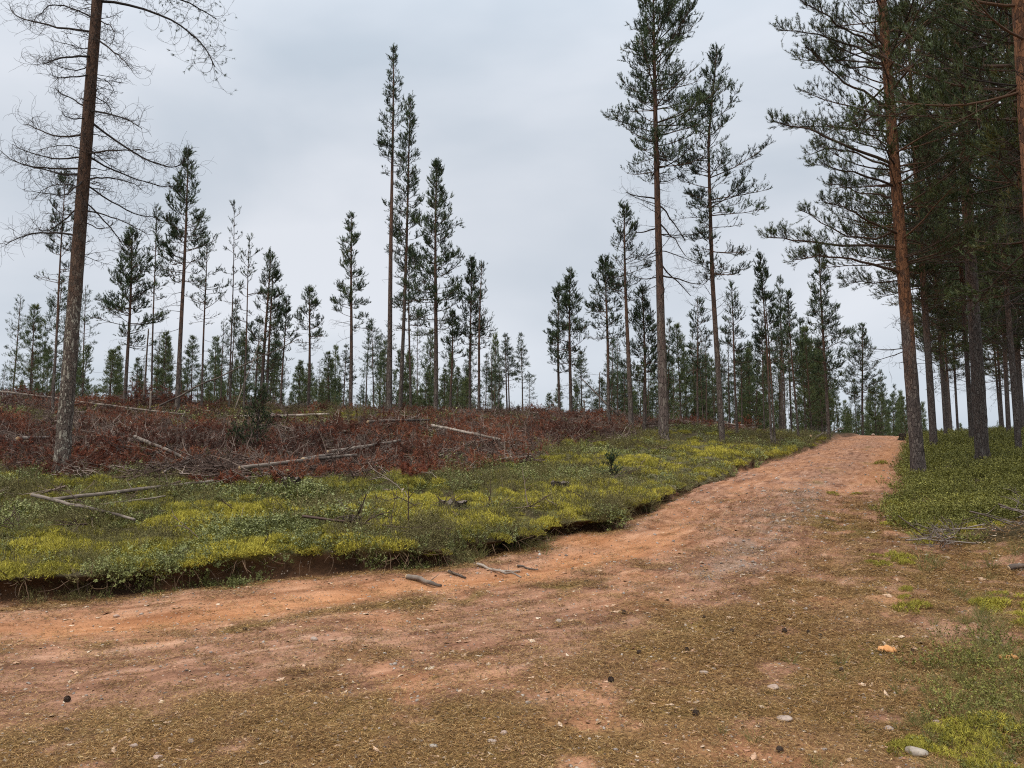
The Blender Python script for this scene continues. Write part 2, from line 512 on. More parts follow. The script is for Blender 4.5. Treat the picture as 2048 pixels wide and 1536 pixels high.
def ground_masks(x, y, dl, dr):
    n1 = fbm(x * 1.1, y * 1.1, 51, 4); n2 = fbm(x * 3.7, y * 2.7, 55, 3)
    sand = np.exp(-((-dl - 0.95) / 0.42) ** 2) * smooth(4.5, 1, x) * smooth(-12, -5, x) * smooth(0.25, 0.5, n1 + 0.12)
    sand = np.maximum(sand, 0.85 * np.exp(-((-dr - 0.55) / 0.5) ** 2) * smooth(14, 18, y) * smooth(46, 30, y))
    sand = np.maximum(sand, (0.5 * np.exp(-((-dl - 0.95) / 0.34) ** 2) + 0.45 * np.exp(-((-dl - 2.85) / 0.36) ** 2)) * smooth(0.3, 0.5, n2 + 0.05) * smooth(1.5, 5, x))
    sand = np.maximum(sand, np.exp(-(((x - 0.9) / 0.7) ** 2 + ((y - 9.2) / 0.6) ** 2)))
    sand = np.maximum(sand, 0.5 * smooth(0.50, 0.68, n1) * (dl < 0))
    lit = smooth(-2.4, -0.3, dr + (n1 - 0.5) * 1.6) * smooth(17, 10, y)
    lit = np.maximum(lit, np.exp(-((-dl - 0.22) / 0.22) ** 2) * 0.85 * smooth(16, 9, y))
    lit = np.maximum(lit, smooth(2.1, 3.3, -dl + (n1 - 0.5) * 1.8) * 0.9 * smooth(13, 8, y))
    lit = np.maximum(lit, 0.75 * np.exp(-((-dl - 1.55) / 0.22) ** 2) * smooth(0.4, 0.6, n2) * smooth(4, 0, x))
    lit = np.maximum(lit, 0.6 * np.exp(-((-dl - 1.95) / 0.34) ** 2) * smooth(0.42, 0.6, n2) * smooth(2, 6, x) * smooth(50, 35, y))
    lit = lit * smooth(0.26, 0.52, n2 + 0.04) * (0.55 + 0.45 * smooth(0.34, 0.56, fbm(x * 0.7, y * 1.3, 57, 3) + 0.04))
    grav = 0.65 * np.exp(-((-dl - 2.05) / 0.30) ** 2) * smooth(0.3, 0.55, n2) * smooth(0.6, 2.0, x) * smooth(22, 12, y)
    moss = moss_mask(x, y)
    floor_ = np.maximum(smooth(-0.02, 0.15, dl), smooth(-0.1, 0.35, dr + (n1 - 0.5) * 0.9 - 0.75 * smooth(10, 6.5, y)))
    soil = smooth(-0.06, 0.02, dl) * (1 - smooth(0.10, 0.22, dl))
    sl = slash_mask(x, y)
    return sand, lit, moss, grav, floor_, soil, sl

def ground_mat(name):
    m, nt, b = new_mat(name)
    geo = nt.nodes.new('ShaderNodeNewGeometry')
    pos = geo.outputs['Position']
    ga = attr_n(nt, 'gm'); gb = attr_n(nt, 'gn')
    sa = nt.nodes.new('ShaderNodeSeparateColor'); nt.links.new(ga.outputs['Color'], sa.inputs[0])
    sb = nt.nodes.new('ShaderNodeSeparateColor'); nt.links.new(gb.outputs['Color'], sb.inputs[0])
    sand, lit, moss = sa.outputs[0], sa.outputs[1], sa.outputs[2]
    floor_, soil, sl = sb.outputs[0], sb.outputs[1], sb.outputs[2]
    grav = ga.outputs['Alpha']
    rc = attr_n(nt, 'rc').outputs['Vector']
    nf = noise_n(nt, 38.0, 4.0, 0.65, pos)
    nm = noise_n(nt, 5.0, 5.0, 0.62, rc, 0.4)
    nl_ = noise_n(nt, 1.3, 4.0, 0.55, rc)
    base = ramp(nt, nm, [(0.34, (0.095, 0.036, 0.019)), (0.45, (0.27, 0.128, 0.075)), (0.56, (0.40, 0.207, 0.128)), (0.70, (0.55, 0.330, 0.220))])
    base = mixc(nt, math_n(nt, 'MULTIPLY', nl_, 0.5), base, (0.36, 0.205, 0.130))
    sandc = ramp(nt, nm, [(0.30, (0.33, 0.135, 0.055)), (0.7, (0.58, 0.285, 0.140))])
    col = mixc(nt, sand, base, sandc)
    gravc = ramp(nt, nf, [(0.35, (0.15, 0.095, 0.066)), (0.65, (0.44, 0.32, 0.24))])
    col = mixc(nt, grav, col, gravc)
    litc = ramp(nt, nf, [(0.32, (0.036, 0.018, 0.008)), (0.5, (0.205, 0.105, 0.037)), (0.70, (0.42, 0.245, 0.095))])
    lw = node(nt, 'ShaderNodeMapRange'); lw.inputs['From Min'].default_value = 0.32; lw.inputs['From Max'].default_value = 0.60
    nt.links.new(math_n(nt, 'ADD', math_n(nt, 'MULTIPLY', lit, 0.62), math_n(nt, 'MULTIPLY', nm, 0.28)), lw.inputs['Value'])
    film = ramp(nt, nl_, [(0.46, (0, 0, 0)), (0.60, (1, 1, 1))])
    litc = mixc(nt, math_n(nt, 'MULTIPLY', film, 0.55), litc, ramp(nt, nf, [(0.32, (0.045, 0.038, 0.010)), (0.7, (0.30, 0.25, 0.065))]))
    col = mixc(nt, lw.outputs[0], col, litc)
    flc = ramp(nt, nf, [(0.3, (0.022, 0.018, 0.010)), (0.6, (0.085, 0.065, 0.032)), (0.8, (0.14, 0.115, 0.05))])
    slc = ramp(nt, nf, [(0.3, (0.018, 0.012, 0.010)), (0.6, (0.080, 0.034, 0.022)), (0.85, (0.17, 0.075, 0.045))])
    flc = mixc(nt, sl, flc, slc)
    col = mixc(nt, floor_, col, flc)
    soc = ramp(nt, nm, [(0.3, (0.020, 0.013, 0.009)), (0.75, (0.14, 0.068, 0.032))])
    col = mixc(nt, soil, col, soc)
    moc = ramp(nt, nf, [(0.28, (0.055, 0.052, 0.012)), (0.5, (0.22, 0.195, 0.034)), (0.75, (0.42, 0.35, 0.060))])
    col = mixc(nt, moss, col, moc)
    # scattered bright and dark grit
    vo = node(nt, 'ShaderNodeTexVoronoi', Scale=46.0)
    nt.links.new(pos, vo.inputs['Vector'])
    vs_ = nt.nodes.new('ShaderNodeSeparateColor'); nt.links.new(vo.outputs['Color'], vs_.inputs[0])
    dot = math_n(nt, 'LESS_THAN', vo.outputs['Distance'], 0.33)
    lite = math_n(nt, 'MULTIPLY', dot, math_n(nt, 'GREATER_THAN', vs_.outputs[0], 0.90))
    dark = math_n(nt, 'MULTIPLY', dot, math_n(nt, 'GREATER_THAN', vs_.outputs[1], 0.88))
    col = mixc(nt, math_n(nt, 'MULTIPLY', lite, 0.6), col, (0.50, 0.40, 0.31))
    col = mixc(nt, math_n(nt, 'MULTIPLY', dark, 0.6), col, (0.06, 0.038, 0.028))
    nt.links.new(col, b.inputs['Base Color'])
    b.inputs['Roughness'].default_value = 0.95
    b.inputs['Specular IOR Level'].default_value = 0.1
    hh = math_n(nt, 'ADD', math_n(nt, 'MULTIPLY', nf, 0.6), math_n(nt, 'MULTIPLY', nm, 1.0))
    hh = math_n(nt, 'ADD', hh, math_n(nt, 'MULTIPLY', dot, 0.15))
    bump(nt, b, hh, 0.9, 0.03)
    return m

def build_ground():
    xs = grid_axis(-7.0, 7.0, 0.056, -700, 700, 1.042)
    ys = grid_axis(2.6, 13.0, 0.05, -120, 900, 1.034)
    X, Y = np.meshgrid(xs, ys)
    x, y = X.ravel(), Y.ravel()
    dl, dr = left_d(x, y), right_d(x, y)
    z = height(x, y, dl, dr)
    sand, lit, moss, grav, fl, soil, sl = ground_masks(x, y, dl, dr)
    nx, ny = len(xs), len(ys)
    i = np.arange(ny - 1)[:, None] * nx + np.arange(nx - 1)[None]
    q = np.stack([i, i + 1, i + nx + 1, i + nx], -1).reshape(-1, 4)
    cdl, cdr = dl[q].mean(1), dr[q].mean(1)
    is_road = (cdl < 0.0) & (cdr < 0.0)
    mat = ground_mat('ground_sand_litter_and_moss')
    rs = along(x, y, LEFT)
    lx, ly = lip(x, y, dl)
    V = np.stack([lx, ly, z], 1)
    for name, sel, cat in (('dirt_road', is_road, 'road'), ('forest_floor', ~is_road, 'ground')):
        qq = q[sel]
        used, inv = np.unique(qq, return_inverse=True)
        f = inv.reshape(-1, 4)
        me = build_mesh(name, V[used], f, {
            'gm': ('FLOAT_COLOR', np.stack([sand, lit, moss, grav], 1)[used]),
            'gn': ('FLOAT_COLOR', np.stack([fl, soil, sl, np.ones_like(sl)], 1)[used]),
            'rc': ('FLOAT_VECTOR', np.stack([rs * 0.30, poly_sd(x, y, LEFT) * 1.35, z * 0.2], 1)[used])}, [mat], True)
        o = obj(name, me)
        tag(o, kind='structure')
    return
build_ground()
tag(bpy.data.objects['dirt_road'], 'reddish sandy dirt road climbing to the right between bank and pines', 'road')
tag(bpy.data.objects['forest_floor'], 'mossy heath forest floor on both sides of the dirt road', 'ground')

# ------------------------------------------------------------------ scattering of ground cover ("stuff": one object each)
def scatter(name, label, cat, pts, rot, scl, idx, ctint, variants):
    """one object; its geometry nodes set the given meshes on the given points"""
    me = bpy.data.meshes.new(name)
    me.vertices.add(len(pts))
    me.vertices.foreach_set('co', np.asarray(pts, np.float32).ravel())
    for an, typ, data in (('rot', 'FLOAT_VECTOR', rot), ('scl', 'FLOAT_VECTOR', scl), ('idx', 'INT', idx), ('ctint', 'FLOAT', ctint)):
        at = me.attributes.new(an, typ, 'POINT')
        key = 'vector' if typ == 'FLOAT_VECTOR' else 'value'
        at.data.foreach_set(key, np.asarray(data, np.int32 if typ == 'INT' else np.float32).ravel())
    o = obj(name, me)
    tag(o, label, cat, kind='stuff')
    ng = bpy.data.node_groups.new(name + '_nodes', 'GeometryNodeTree')
    ng.interface.new_socket('Geometry', in_out='INPUT', socket_type='NodeSocketGeometry')
    ng.interface.new_socket('Geometry', in_out='OUTPUT', socket_type='NodeSocketGeometry')
    N, L = ng.nodes, ng.links
    gi, go, jn = N.new('NodeGroupInput'), N.new('NodeGroupOutput'), N.new('GeometryNodeJoinGeometry')
    def named(n, t):
        a = N.new('GeometryNodeInputNamedAttribute'); a.data_type = t; a.inputs['Name'].default_value = n
        return a.outputs['Attribute']
    r_, s_, i_ = named('rot', 'FLOAT_VECTOR'), named('scl', 'FLOAT_VECTOR'), named('idx', 'INT')
    er = N.new('FunctionNodeEulerToRotation'); L.new(r_, er.inputs[0])
    for k, vm in enumerate(variants):
        src = bpy.data.objects.new(name + '_piece', vm)
        oi = N.new('GeometryNodeObjectInfo'); oi.inputs['Object'].default_value = src
        ip = N.new('GeometryNodeInstanceOnPoints')
        cmp_ = N.new('FunctionNodeCompare'); cmp_.data_type = 'INT'; cmp_.operation = 'EQUAL'
        L.new(i_, cmp_.inputs[2]); cmp_.inputs[3].default_value = k
        L.new(gi.outputs[0], ip.inputs['Points'])
        L.new(cmp_.outputs[0], ip.inputs['Selection'])
        L.new(oi.outputs['Geometry'], ip.inputs['Instance'])
        L.new(er.outputs[0], ip.inputs['Rotation'])
        L.new(s_, ip.inputs['Scale'])
        L.new(ip.outputs[0], jn.inputs[0])
    L.new(jn.outputs[0], go.inputs[0])
    md = o.modifiers.new('pieces', 'NODES'); md.node_group = ng
    return o

def wedge(n, y0, y1, rng, half=0.78, margin=2.5):
    """points spread with a density falling as 1/distance^2"""
    y = np.exp(rng.uniform(math.log(y0), math.log(y1), n))
    x = rng.uniform(-1, 1, n) * (half * y + margin)
    return x, y

def yaw_rot(n, rng, tilt=0.15):
    return np.stack([rng.normal(0, tilt, n), rng.normal(0, tilt, n), rng.uniform(0, 6.283, n)], 1)

def leaves(C, N, size, rng, asp=0.55):
    """diamond leaves at C, lying across direction N"""
    n = len(C)
    a = nrm(np.cross(N, rng.normal(size=(n, 3)))); b = np.cross(nrm(N), a)
    s = size[:, None]
    V = np.stack([C, C + a * s * 0.5 + b * s * asp * 0.5, C + a * s, C + a * s * 0.5 - b * s * asp * 0.5], 1).reshape(-1, 3)
    i = np.arange(n)[:, None] * 4
    F = np.concatenate([i + [0, 1, 2], i + [0, 2, 3]])
    return V, F

def shrub_mesh(name, seed, mat, stems=16, rad=0.09, h=(0.07, 0.16), leaf=0.017, per=9, asp=0.55):
    rng = np.random.default_rng(seed)
    g = Geo()
    a = rng.uniform(0, 6.283, stems); r = rad * np.sqrt(rng.uniform(0, 1, stems))
    S = np.stack([r * np.cos(a), r * np.sin(a), np.full(stems, -0.02)], 1)
    D = np.stack([np.cos(a) * 0.45, np.sin(a) * 0.45, np.ones(stems)], 1) + rng.normal(size=(stems, 3)) * 0.2
    L = rng.uniform(h[0], h[1], stems) + 0.02
    P = bend_lines(S, D, L, 5, rng, 0.5, 0.1, 0.3)
    V, F = tubes(P, np.tile(np.linspace(0.0016, 0.0008, 5), (stems, 1)), 3)
    g.add(V, F, 0.05)
    t = rng.uniform(0.35, 1.0, (stems, per)) * 3.99
    i0 = t.astype(int); fr = (t - i0)[..., None]
    k = np.arange(stems)[:, None]
    C = (P[k, i0] * (1 - fr) + P[k, i0 + 1] * fr).reshape(-1, 3)
    N = np.array([0, 0, 1.0]) + rng.normal(size=C.shape) * 0.55
    V, F = leaves(C, N, leaf * rng.uniform(0.7, 1.3, len(C)), rng, asp)
    tint = np.repeat(np.clip(rng.normal(0.5, 0.2, len(C)), 0, 1), 4)
    g.add(V, F, tint)
    return g.mesh(name, [mat])

def frond_mesh(name, seed, mat, n=110, rad=0.09, h=0.035, nl=0.028, nw=0.005, dome=0.03):
    rng = np.random.default_rng(seed)
    a = rng.uniform(0, 6.283, n); r = rad * np.sqrt(rng.uniform(0, 1, n))
    C = np.stack([r * np.cos(a), r * np.sin(a), dome * (1 - (r / rad) ** 2)], 1)
    D = np.array([0, 0, 1.0]) + rng.normal(size=(n, 3)) * 0.5
    V, F = needles(C, D, np.full(n, h), 4, rng, nl, nw, (0.5, 1.4))
    g = Geo(); g.add(V, F, np.repeat(np.clip(rng.normal(0.5, 0.22, n), 0, 1), 12))
    return g.mesh(name, [mat])

def grass_mesh(name, seed, mat, n=26, h=(0.08, 0.22), rad=0.04, w=0.003):
    rng = np.random.default_rng(seed)
    a = rng.uniform(0, 6.283, n); r = rad * np.sqrt(rng.uniform(0, 1, n))
    S = np.stack([r * np.cos(a), r * np.sin(a), np.zeros(n)], 1)
    D = np.stack([np.cos(a) * 0.5, np.sin(a) * 0.5, np.ones(n)], 1) + rng.normal(size=(n, 3)) * 0.2
    P = bend_lines(S, D, rng.uniform(h[0], h[1], n), 5, rng, 0.6, -0.6, 0.15)
    V, F = tubes(P, np.tile(np.array([1, 0.9, 0.75, 0.5, 0.1]) * w * 0.5, (n, 1)), 3)
    g = Geo(); g.add(V, F, np.repeat(rng.uniform(0, 1, n), 15))
    return g.mesh(name, [mat])

SHRUB = tint_mat('lingonberry_leaves', [(0.0, (0.050, 0.050, 0.014)), (0.35, (0.135, 0.145, 0.042)), (0.6, (0.235, 0.250, 0.075)), (0.85, (0.37, 0.37, 0.115)), (1.0, (0.46, 0.40, 0.12))], 0.5, inst=0.45, spec=0.35)
HEATH = tint_mat('heather_sprigs', [(0.0, (0.055, 0.040, 0.018)), (0.5, (0.185, 0.160, 0.058)), (1.0, (0.34, 0.28, 0.11))], 0.75, inst=0.4)
GREEN = tint_mat('bilberry_leaves', [(0.0, (0.055, 0.058, 0.011)), (0.4, (0.165, 0.160, 0.034)), (0.75, (0.32, 0.295, 0.060)), (1.0, (0.46, 0.40, 0.08))], 0.55, inst=0.45)
MOSSM = tint_mat('feather_moss', [(0.0, (0.070, 0.068, 0.014)), (0.45, (0.29, 0.255, 0.038)), (0.8, (0.55, 0.465, 0.066)), (1.0, (0.68, 0.57, 0.12))], 0.85, inst=0.5)
PALE = tint_mat('pale_reindeer_moss', [(0.0, (0.10, 0.085, 0.045)), (0.5, (0.25, 0.22, 0.12)), (1.0, (0.40, 0.37, 0.24))], 0.9, inst=0.5)
GRASS = tint_mat('wild_grass', [(0.0, (0.07, 0.085, 0.022)), (0.5, (0.16, 0.16, 0.045)), (1.0, (0.36, 0.28, 0.11))], 0.65, inst=0.3)

shrubs = [shrub_mesh('lingonberry', 100 + i, SHRUB, 19, 0.10, (0.05, 0.13), 0.0165, 13) for i in range(4)] + \
         [shrub_mesh('heather', 120 + i, HEATH, 24, 0.09, (0.05, 0.15), 0.0105, 16, 0.35) for i in range(3)]
greens = [shrub_mesh('bilberry', 140 + i, GREEN, 18, 0.11, (0.06, 0.15), 0.018, 13, 0.6) for i in range(4)]
mosses = [frond_mesh('moss_tuft', 160 + i, MOSSM) for i in range(3)]
pales = [frond_mesh('reindeer_moss', 170 + i, PALE, 90, 0.08, 0.03, 0.025, 0.005) for i in range(2)]
grasses = [grass_mesh('grass_tuft', 180 + i, GRASS) for i in range(3)]

def put_cover():
    rng = np.random.default_rng(11)
    # --- the left bank and heath
    x, y = wedge(62000, 5.0, 42, rng)
    dl = left_d(x, y); sl = slash_mask(x, y); mo = moss_mask(x, y)
    pn = fbm(x * 0.9, y * 0.9, 91, 3)
    keep = (dl > 0.10 - 0.22 * smooth(0.45, 0.62, vnoise(x * 1.4 + 5, y * 1.4, 207))) & (rng.uniform(size=len(x)) < (1 - 0.88 * sl * (0.75 + 0.35 * smooth(0.35, 0.6, fbm(x * 0.8, y * 0.8, 231, 3)))) * (1 - 0.5 * mo) * smooth(0.22, 0.48, pn) * (0.35 + 0.65 * smooth(0.35, 0.6, fbm(x * 4.1, y * 4.1, 219, 2))))
    x, y, dl, pn, sl = x[keep], y[keep], dl[keep], pn[keep], sl[keep]
    z = height(x, y)
    s = np.clip((y / 8.0) ** 0.55, 0.8, 2.0) * rng.gamma(9.0, 0.105, len(x)) * (0.65 + 0.5 * smooth(0.3, 0.7, pn))
    hea = (fbm(x * 0.7, y * 0.7, 95, 3) + 0.12 * smooth(8, 14, y) + 0.12 * rng.normal(size=len(x))) > 0.53
    idx = np.where(hea, rng.integers(4, 7, len(x)), rng.integers(0, 4, len(x)))
    ct = np.clip(0.50 + 1.0 * (fbm(x * 0.8, y * 0.8, 97, 3) - 0.4) + rng.normal(0, 0.10, len(x)), 0, 1)
    rot = yaw_rot(len(x), rng, 0.18)
    # plants on the lip of the bank hang outwards
    edge = dl < 0.26
    s = np.where(dl < 0.12, s * 0.75, s)
    rot[edge, 0] += rng.normal(0, 0.5, edge.sum()); rot[edge, 1] += rng.normal(0, 0.5, edge.sum())
    x, y = lip(x, y, dl)
    scatter('dwarf_shrubs', 'grey-green lingonberry and heather covering the left bank', 'shrubs', np.stack([x, y, z], 1), rot, np.stack([s, s, s], 1), idx, ct, shrubs)
    # --- moss, both sides
    x, y = wedge(110000, 2.6, 40, rng)
    dl, dr = left_d(x, y), right_d(x, y)
    mo = moss_mask(x, y)
    on = (dl > 0.10) | (dr > -1.3)
    keep = on & (rng.uniform(size=len(x)) < np.clip(mo * 0.8 + 0.10 * (dl > 0.1) * (1 - slash_mask(x, y)), 0, 1) * np.where(dl > 0, 0.72, 0.20))
    x, y, mo, dl = x[keep], y[keep], mo[keep], dl[keep]
    s = np.clip((y / 7.0) ** 0.6, 0.55, 2.0) * rng.uniform(0.7, 1.3, len(x))
    ct = np.clip(0.25 + 0.55 * mo + rng.normal(0, 0.1, len(x)), 0, 1)
    z = height(x, y) + 0.005
    x, y = lip(x, y, dl)
    scatter('yellow_moss', 'yellow-green feather moss in cushions on bank and verge', 'moss', np.stack([x, y, z], 1), yaw_rot(len(x), rng, 0.12), np.stack([s, s, s * rng.uniform(0.7, 1.5, len(x))], 1), rng.integers(0, 3, len(x)), ct, mosses)
    # --- pale reindeer moss on the worn rise
    cs = [ground(u, v) for u, v in ((1180, 915), (1260, 915), (1330, 925), (1370, 945), (1290, 960), (1400, 905), (1230, 940))]
    xs_, ys_ = [], []
    for c in cs:
        n = 600
        xs_.append(c[0] + rng.normal(0, 0.75, n)); ys_.append(c[1] + rng.normal(0, 0.9, n))
    x, y = np.concatenate(xs_), np.concatenate(ys_)
    k = left_d(x, y) > 0.0
    x, y = x[k], y[k]
    s = rng.uniform(0.9, 1.9, len(x))
    scatter('reindeer_moss', 'pale straw-grey reindeer moss on the slumped bank', 'moss', np.stack([x, y, height(x, y)], 1), yaw_rot(len(x), rng), np.stack([s, s, s], 1), rng.integers(0, 2, len(x)), rng.uniform(0.2, 0.9, len(x)), pales)
    # --- bilberry under the pines on the right
    x, y = wedge(46000, 2.6, 48, rng)
    dr = right_d(x, y)
    mo = moss_mask(x, y)
    pn = fbm(x * 0.9, y * 0.9, 191, 3)
    near_edge = 1.05 * smooth(10.5, 7.5, y) + (pn - 0.5) * 1.2
    bare = np.exp(-(((x - 6.2) / 1.6) ** 2 + ((y - 9.0) / 0.45) ** 2)) + np.exp(-(((x - 5.6) / 1.6) ** 2 + ((y - 7.6) / 0.8) ** 2))
    extra = np.zeros_like(x)
    for u_, v_, r_ in ((1975, 1400, .28), (2010, 1470, .3), (1925, 1455, .2), (2000, 1290, .25), (1890, 1330, .22), (1950, 1530, .25), (2040, 1350, .3), (1870, 1260, .2), (1905, 1080, .35)):
        g_ = ground(u_, v_); extra = np.maximum(extra, np.exp(-(((x - g_[0]) / r_) ** 2 + ((y - g_[1]) / r_) ** 2)))
    keep = ((dr > near_edge) | (extra * (0.5 + pn) > 0.45)) & (rng.uniform(size=len(x)) < (1 - 0.75 * mo) * np.clip(1 - 1.3 * bare, 0, 1) * smooth(0.12, 0.40, pn) * np.where(y < 6.3, 0.20, 1.0))
    x, y, pn = x[keep], y[keep], pn[keep]
    s = np.clip((y / 9.0) ** 0.55, 0.55, 2.0) * rng.uniform(0.7, 1.25, len(x))
    ct = np.clip(0.40 + 0.9 * (fbm(x * 0.7, y * 0.7, 197, 3) - 0.45) + rng.normal(0, 0.10, len(x)), 0, 1)
    scatter('bilberry_cover', 'fresh green bilberry carpet under the pines right of the road', 'shrubs', np.stack([x, y, height(x, y)], 1), yaw_rot(len(x), rng, 0.15), np.stack([s, s, s], 1), rng.integers(0, 4, len(x)), ct, greens)
    # --- a few grass tufts, lower right and along the bank
    P = []
    for u, v, n, sp in ((2000, 1400, 70, 0.22), (2035, 1330, 60, 0.20), (1900, 1450, 26, 0.2), (1560, 1520, 6, 0.2), (1020, 1070, 40, 0.35), (760, 1020, 26, 0.4), (900, 1040, 30, 0.4), (1110, 1000, 30, 0.4), (520, 1060, 22, 0.4), (1640, 1330, 3, 0.1), (1990, 1260, 14, 0.15), (1200, 905, 12, 0.5), (850, 960, 16, 0.5)):
        g = ground(u, v)
        P.append(np.stack([g[0] + rng.normal(0, sp, n), g[1] + rng.normal(0, sp * 1.1, n)], 1))
    gx, gy = wedge(9000, 5.5, 22, rng)
    gk = (left_d(gx, gy) > 0.12) & (slash_mask(gx, gy) < 0.5) & (rng.uniform(size=len(gx)) < 0.6 * smooth(0.45, 0.65, fbm(gx * 0.8, gy * 0.8, 213, 3)) + 0.03)
    P.append(np.stack([gx[gk], gy[gk]], 1))
    gx, gy = wedge(3000, 2.6, 8, rng, 0.72, 0.5)
    gk = (gx > 0.52 * gy) & (rng.uniform(size=len(gx)) < 0.5 * smooth(0.48, 0.68, fbm(gx * 1.2, gy * 1.2, 217, 3)))
    P.append(np.stack([gx[gk], gy[gk]], 1))
    P = np.concatenate(P)
    s = rng.uniform(0.45, 1.1, len(P)) * np.clip(P[:, 1] / 7.0, 0.6, 1.3)
    scatter('grass', 'thin wild grass tufts at the road verge and on the bank', 'grass', np.stack([P[:, 0], P[:, 1], height(P[:, 0], P[:, 1])], 1), yaw_rot(len(P), rng, 0.1), np.stack([s, s, s], 1), rng.integers(0, 3, len(P)), rng.uniform(0, 1, len(P)), grasses)
put_cover()

# ------------------------------------------------------------------ needle litter, flakes and gravel on the road
LITM = tint_mat('fallen_needles', [(0.0, (0.048, 0.024, 0.009)), (0.4, (0.20, 0.098, 0.032)), (0.75, (0.43, 0.245, 0.085)), (1.0, (0.66, 0.48, 0.24))], 0.8, inst=0.25)
FLAKE = tint_mat('bark_flakes_and_leaves', [(0.0, (0.14, 0.055, 0.030)), (0.3, (0.42, 0.21, 0.12)), (0.6, (0.64, 0.43, 0.28)), (1.0, (0.70, 0.58, 0.43))], 0.7, inst=0.85)
STONE = tint_mat('road_stones', [(0.0, (0.09, 0.075, 0.068)), (0.4, (0.24, 0.20, 0.175)), (0.75, (0.40, 0.33, 0.27)), (1.0, (0.55, 0.52, 0.47))], 0.8, inst=0.85)

def litter_mesh(seed):
    rng = np.random.default_rng(seed)
    n = 40
    a = rng.uniform(0, 6.283, n); r = 0.09 * np.sqrt(rng.uniform(0, 1, n))
    C = np.stack([r * np.cos(a), r * np.sin(a), rng.uniform(0.001, 0.010, n)], 1)
    D = np.stack([rng.normal(size=n), rng.normal(size=n), rng.normal(0, 0.18, n)], 1)
    D = nrm(D) * rng.uniform(0.018, 0.050, n)[:, None]
    side = nrm(np.cross(D, (0, 0, 1.0))) * rng.choice([0.0009, 0.0014, 0.0024], n, p=[.5, .35, .15])[:, None]
    V = np.stack([C - D * 0.5 - side, C - D * 0.5 + side, C + D * 0.5], 1).reshape(-1, 3)
    g = Geo(); g.add(V, np.arange(n * 3).reshape(-1, 3), np.repeat(rng.uniform(0, 1, n), 3))
    return g.mesh('needle_litter_piece', [LITM])

def flake_mesh(seed):
    rng = np.random.default_rng(seed)
    n = 7
    a = np.sort(rng.uniform(0, 6.283, n)); r = rng.uniform(0.6, 1.0, n) * np.where(np.abs(np.sin(a)) > 0.5, 0.55, 1.0)
    top = np.stack([r * np.cos(a), r * np.sin(a), 0.12 + 0.12 * rng.normal(size=n) + 0.22 * r ** 2], 1)
    V = np.vstack([top, top * (0.96, 0.96, 1) - (0, 0, 0.10), [[0, 0, 0.14]]]) * 0.5
    F = [[i, (i + 1) % n, 2 * n] for i in range(n)]
    for i in range(n):
        j = (i + 1) % n
        F += [[i, n + i, n + j], [i, n + j, j]]
    return build_mesh('bark_flake_piece', V, np.array(F), {'tint': ('FLOAT', np.full(len(V), rng.uniform(0.3, 0.7)))}, [FLAKE])

_t = (1 + 5 ** 0.5) / 2
ICO_V = nrm(np.array([(-1, _t, 0), (1, _t, 0), (-1, -_t, 0), (1, -_t, 0), (0, -1, _t), (0, 1, _t), (0, -1, -_t), (0, 1, -_t), (_t, 0, -1), (_t, 0, 1), (-_t, 0, -1), (-_t, 0, 1)], float))
ICO_F = np.array([(0, 11, 5), (0, 5, 1), (0, 1, 7), (0, 7, 10), (0, 10, 11), (1, 5, 9), (5, 11, 4), (11, 10, 2), (10, 7, 6), (7, 1, 8), (3, 9, 4), (3, 4, 2), (3, 2, 6), (3, 6, 8), (3, 8, 9), (4, 9, 5), (2, 4, 11), (6, 2, 10), (8, 6, 7), (9, 8, 1)])
def ico(sub):
    V, Fc = ICO_V, ICO_F
    for _ in range(sub):
        nv = list(V); cache = {}
        def midp(a, b):
            k = (min(a, b), max(a, b))
            if k not in cache:
                m = nv[a] + nv[b]; nv.append(m / np.linalg.norm(m)); cache[k] = len(nv) - 1
            return cache[k]
        nf = []
        for a, b, c in Fc:
            ab, bc, ca = midp(a, b), midp(b, c), midp(c, a)
            nf += [(a, ab, ca), (b, bc, ab), (c, ca, bc), (ab, bc, ca)]
        V, Fc = np.array(nv), np.array(nf)
    return V, Fc
def rock_verts(rng, sub, flat=0.6, rough=0.35):
    V, Fc = ico(sub)
    r = np.ones(len(V))
    for _ in range(14):
        ax = nrm(rng.normal(size=3)); lim = rng.uniform(0.62, 0.95)
        r = np.minimum(r, lim / np.maximum(V @ ax, 1e-3) + (V @ ax <= 0) * 9)
    r = r + rough * 0.1 * rng.normal(size=len(V)) * (0.5 if sub > 1 else 1)
    return V * r[:, None] * np.array([1.0, rng.uniform(0.6, 0.9), flat]), Fc
def pebble_mesh(seed):
    rng = np.random.default_rng(seed)
    V, Fc = rock_verts(rng, 1, 0.55)
    return build_mesh('pebble_piece', V * 0.5, Fc, {'tint': ('FLOAT', np.full(len(V), rng.uniform(0.2, 0.8)))}, [STONE], True)

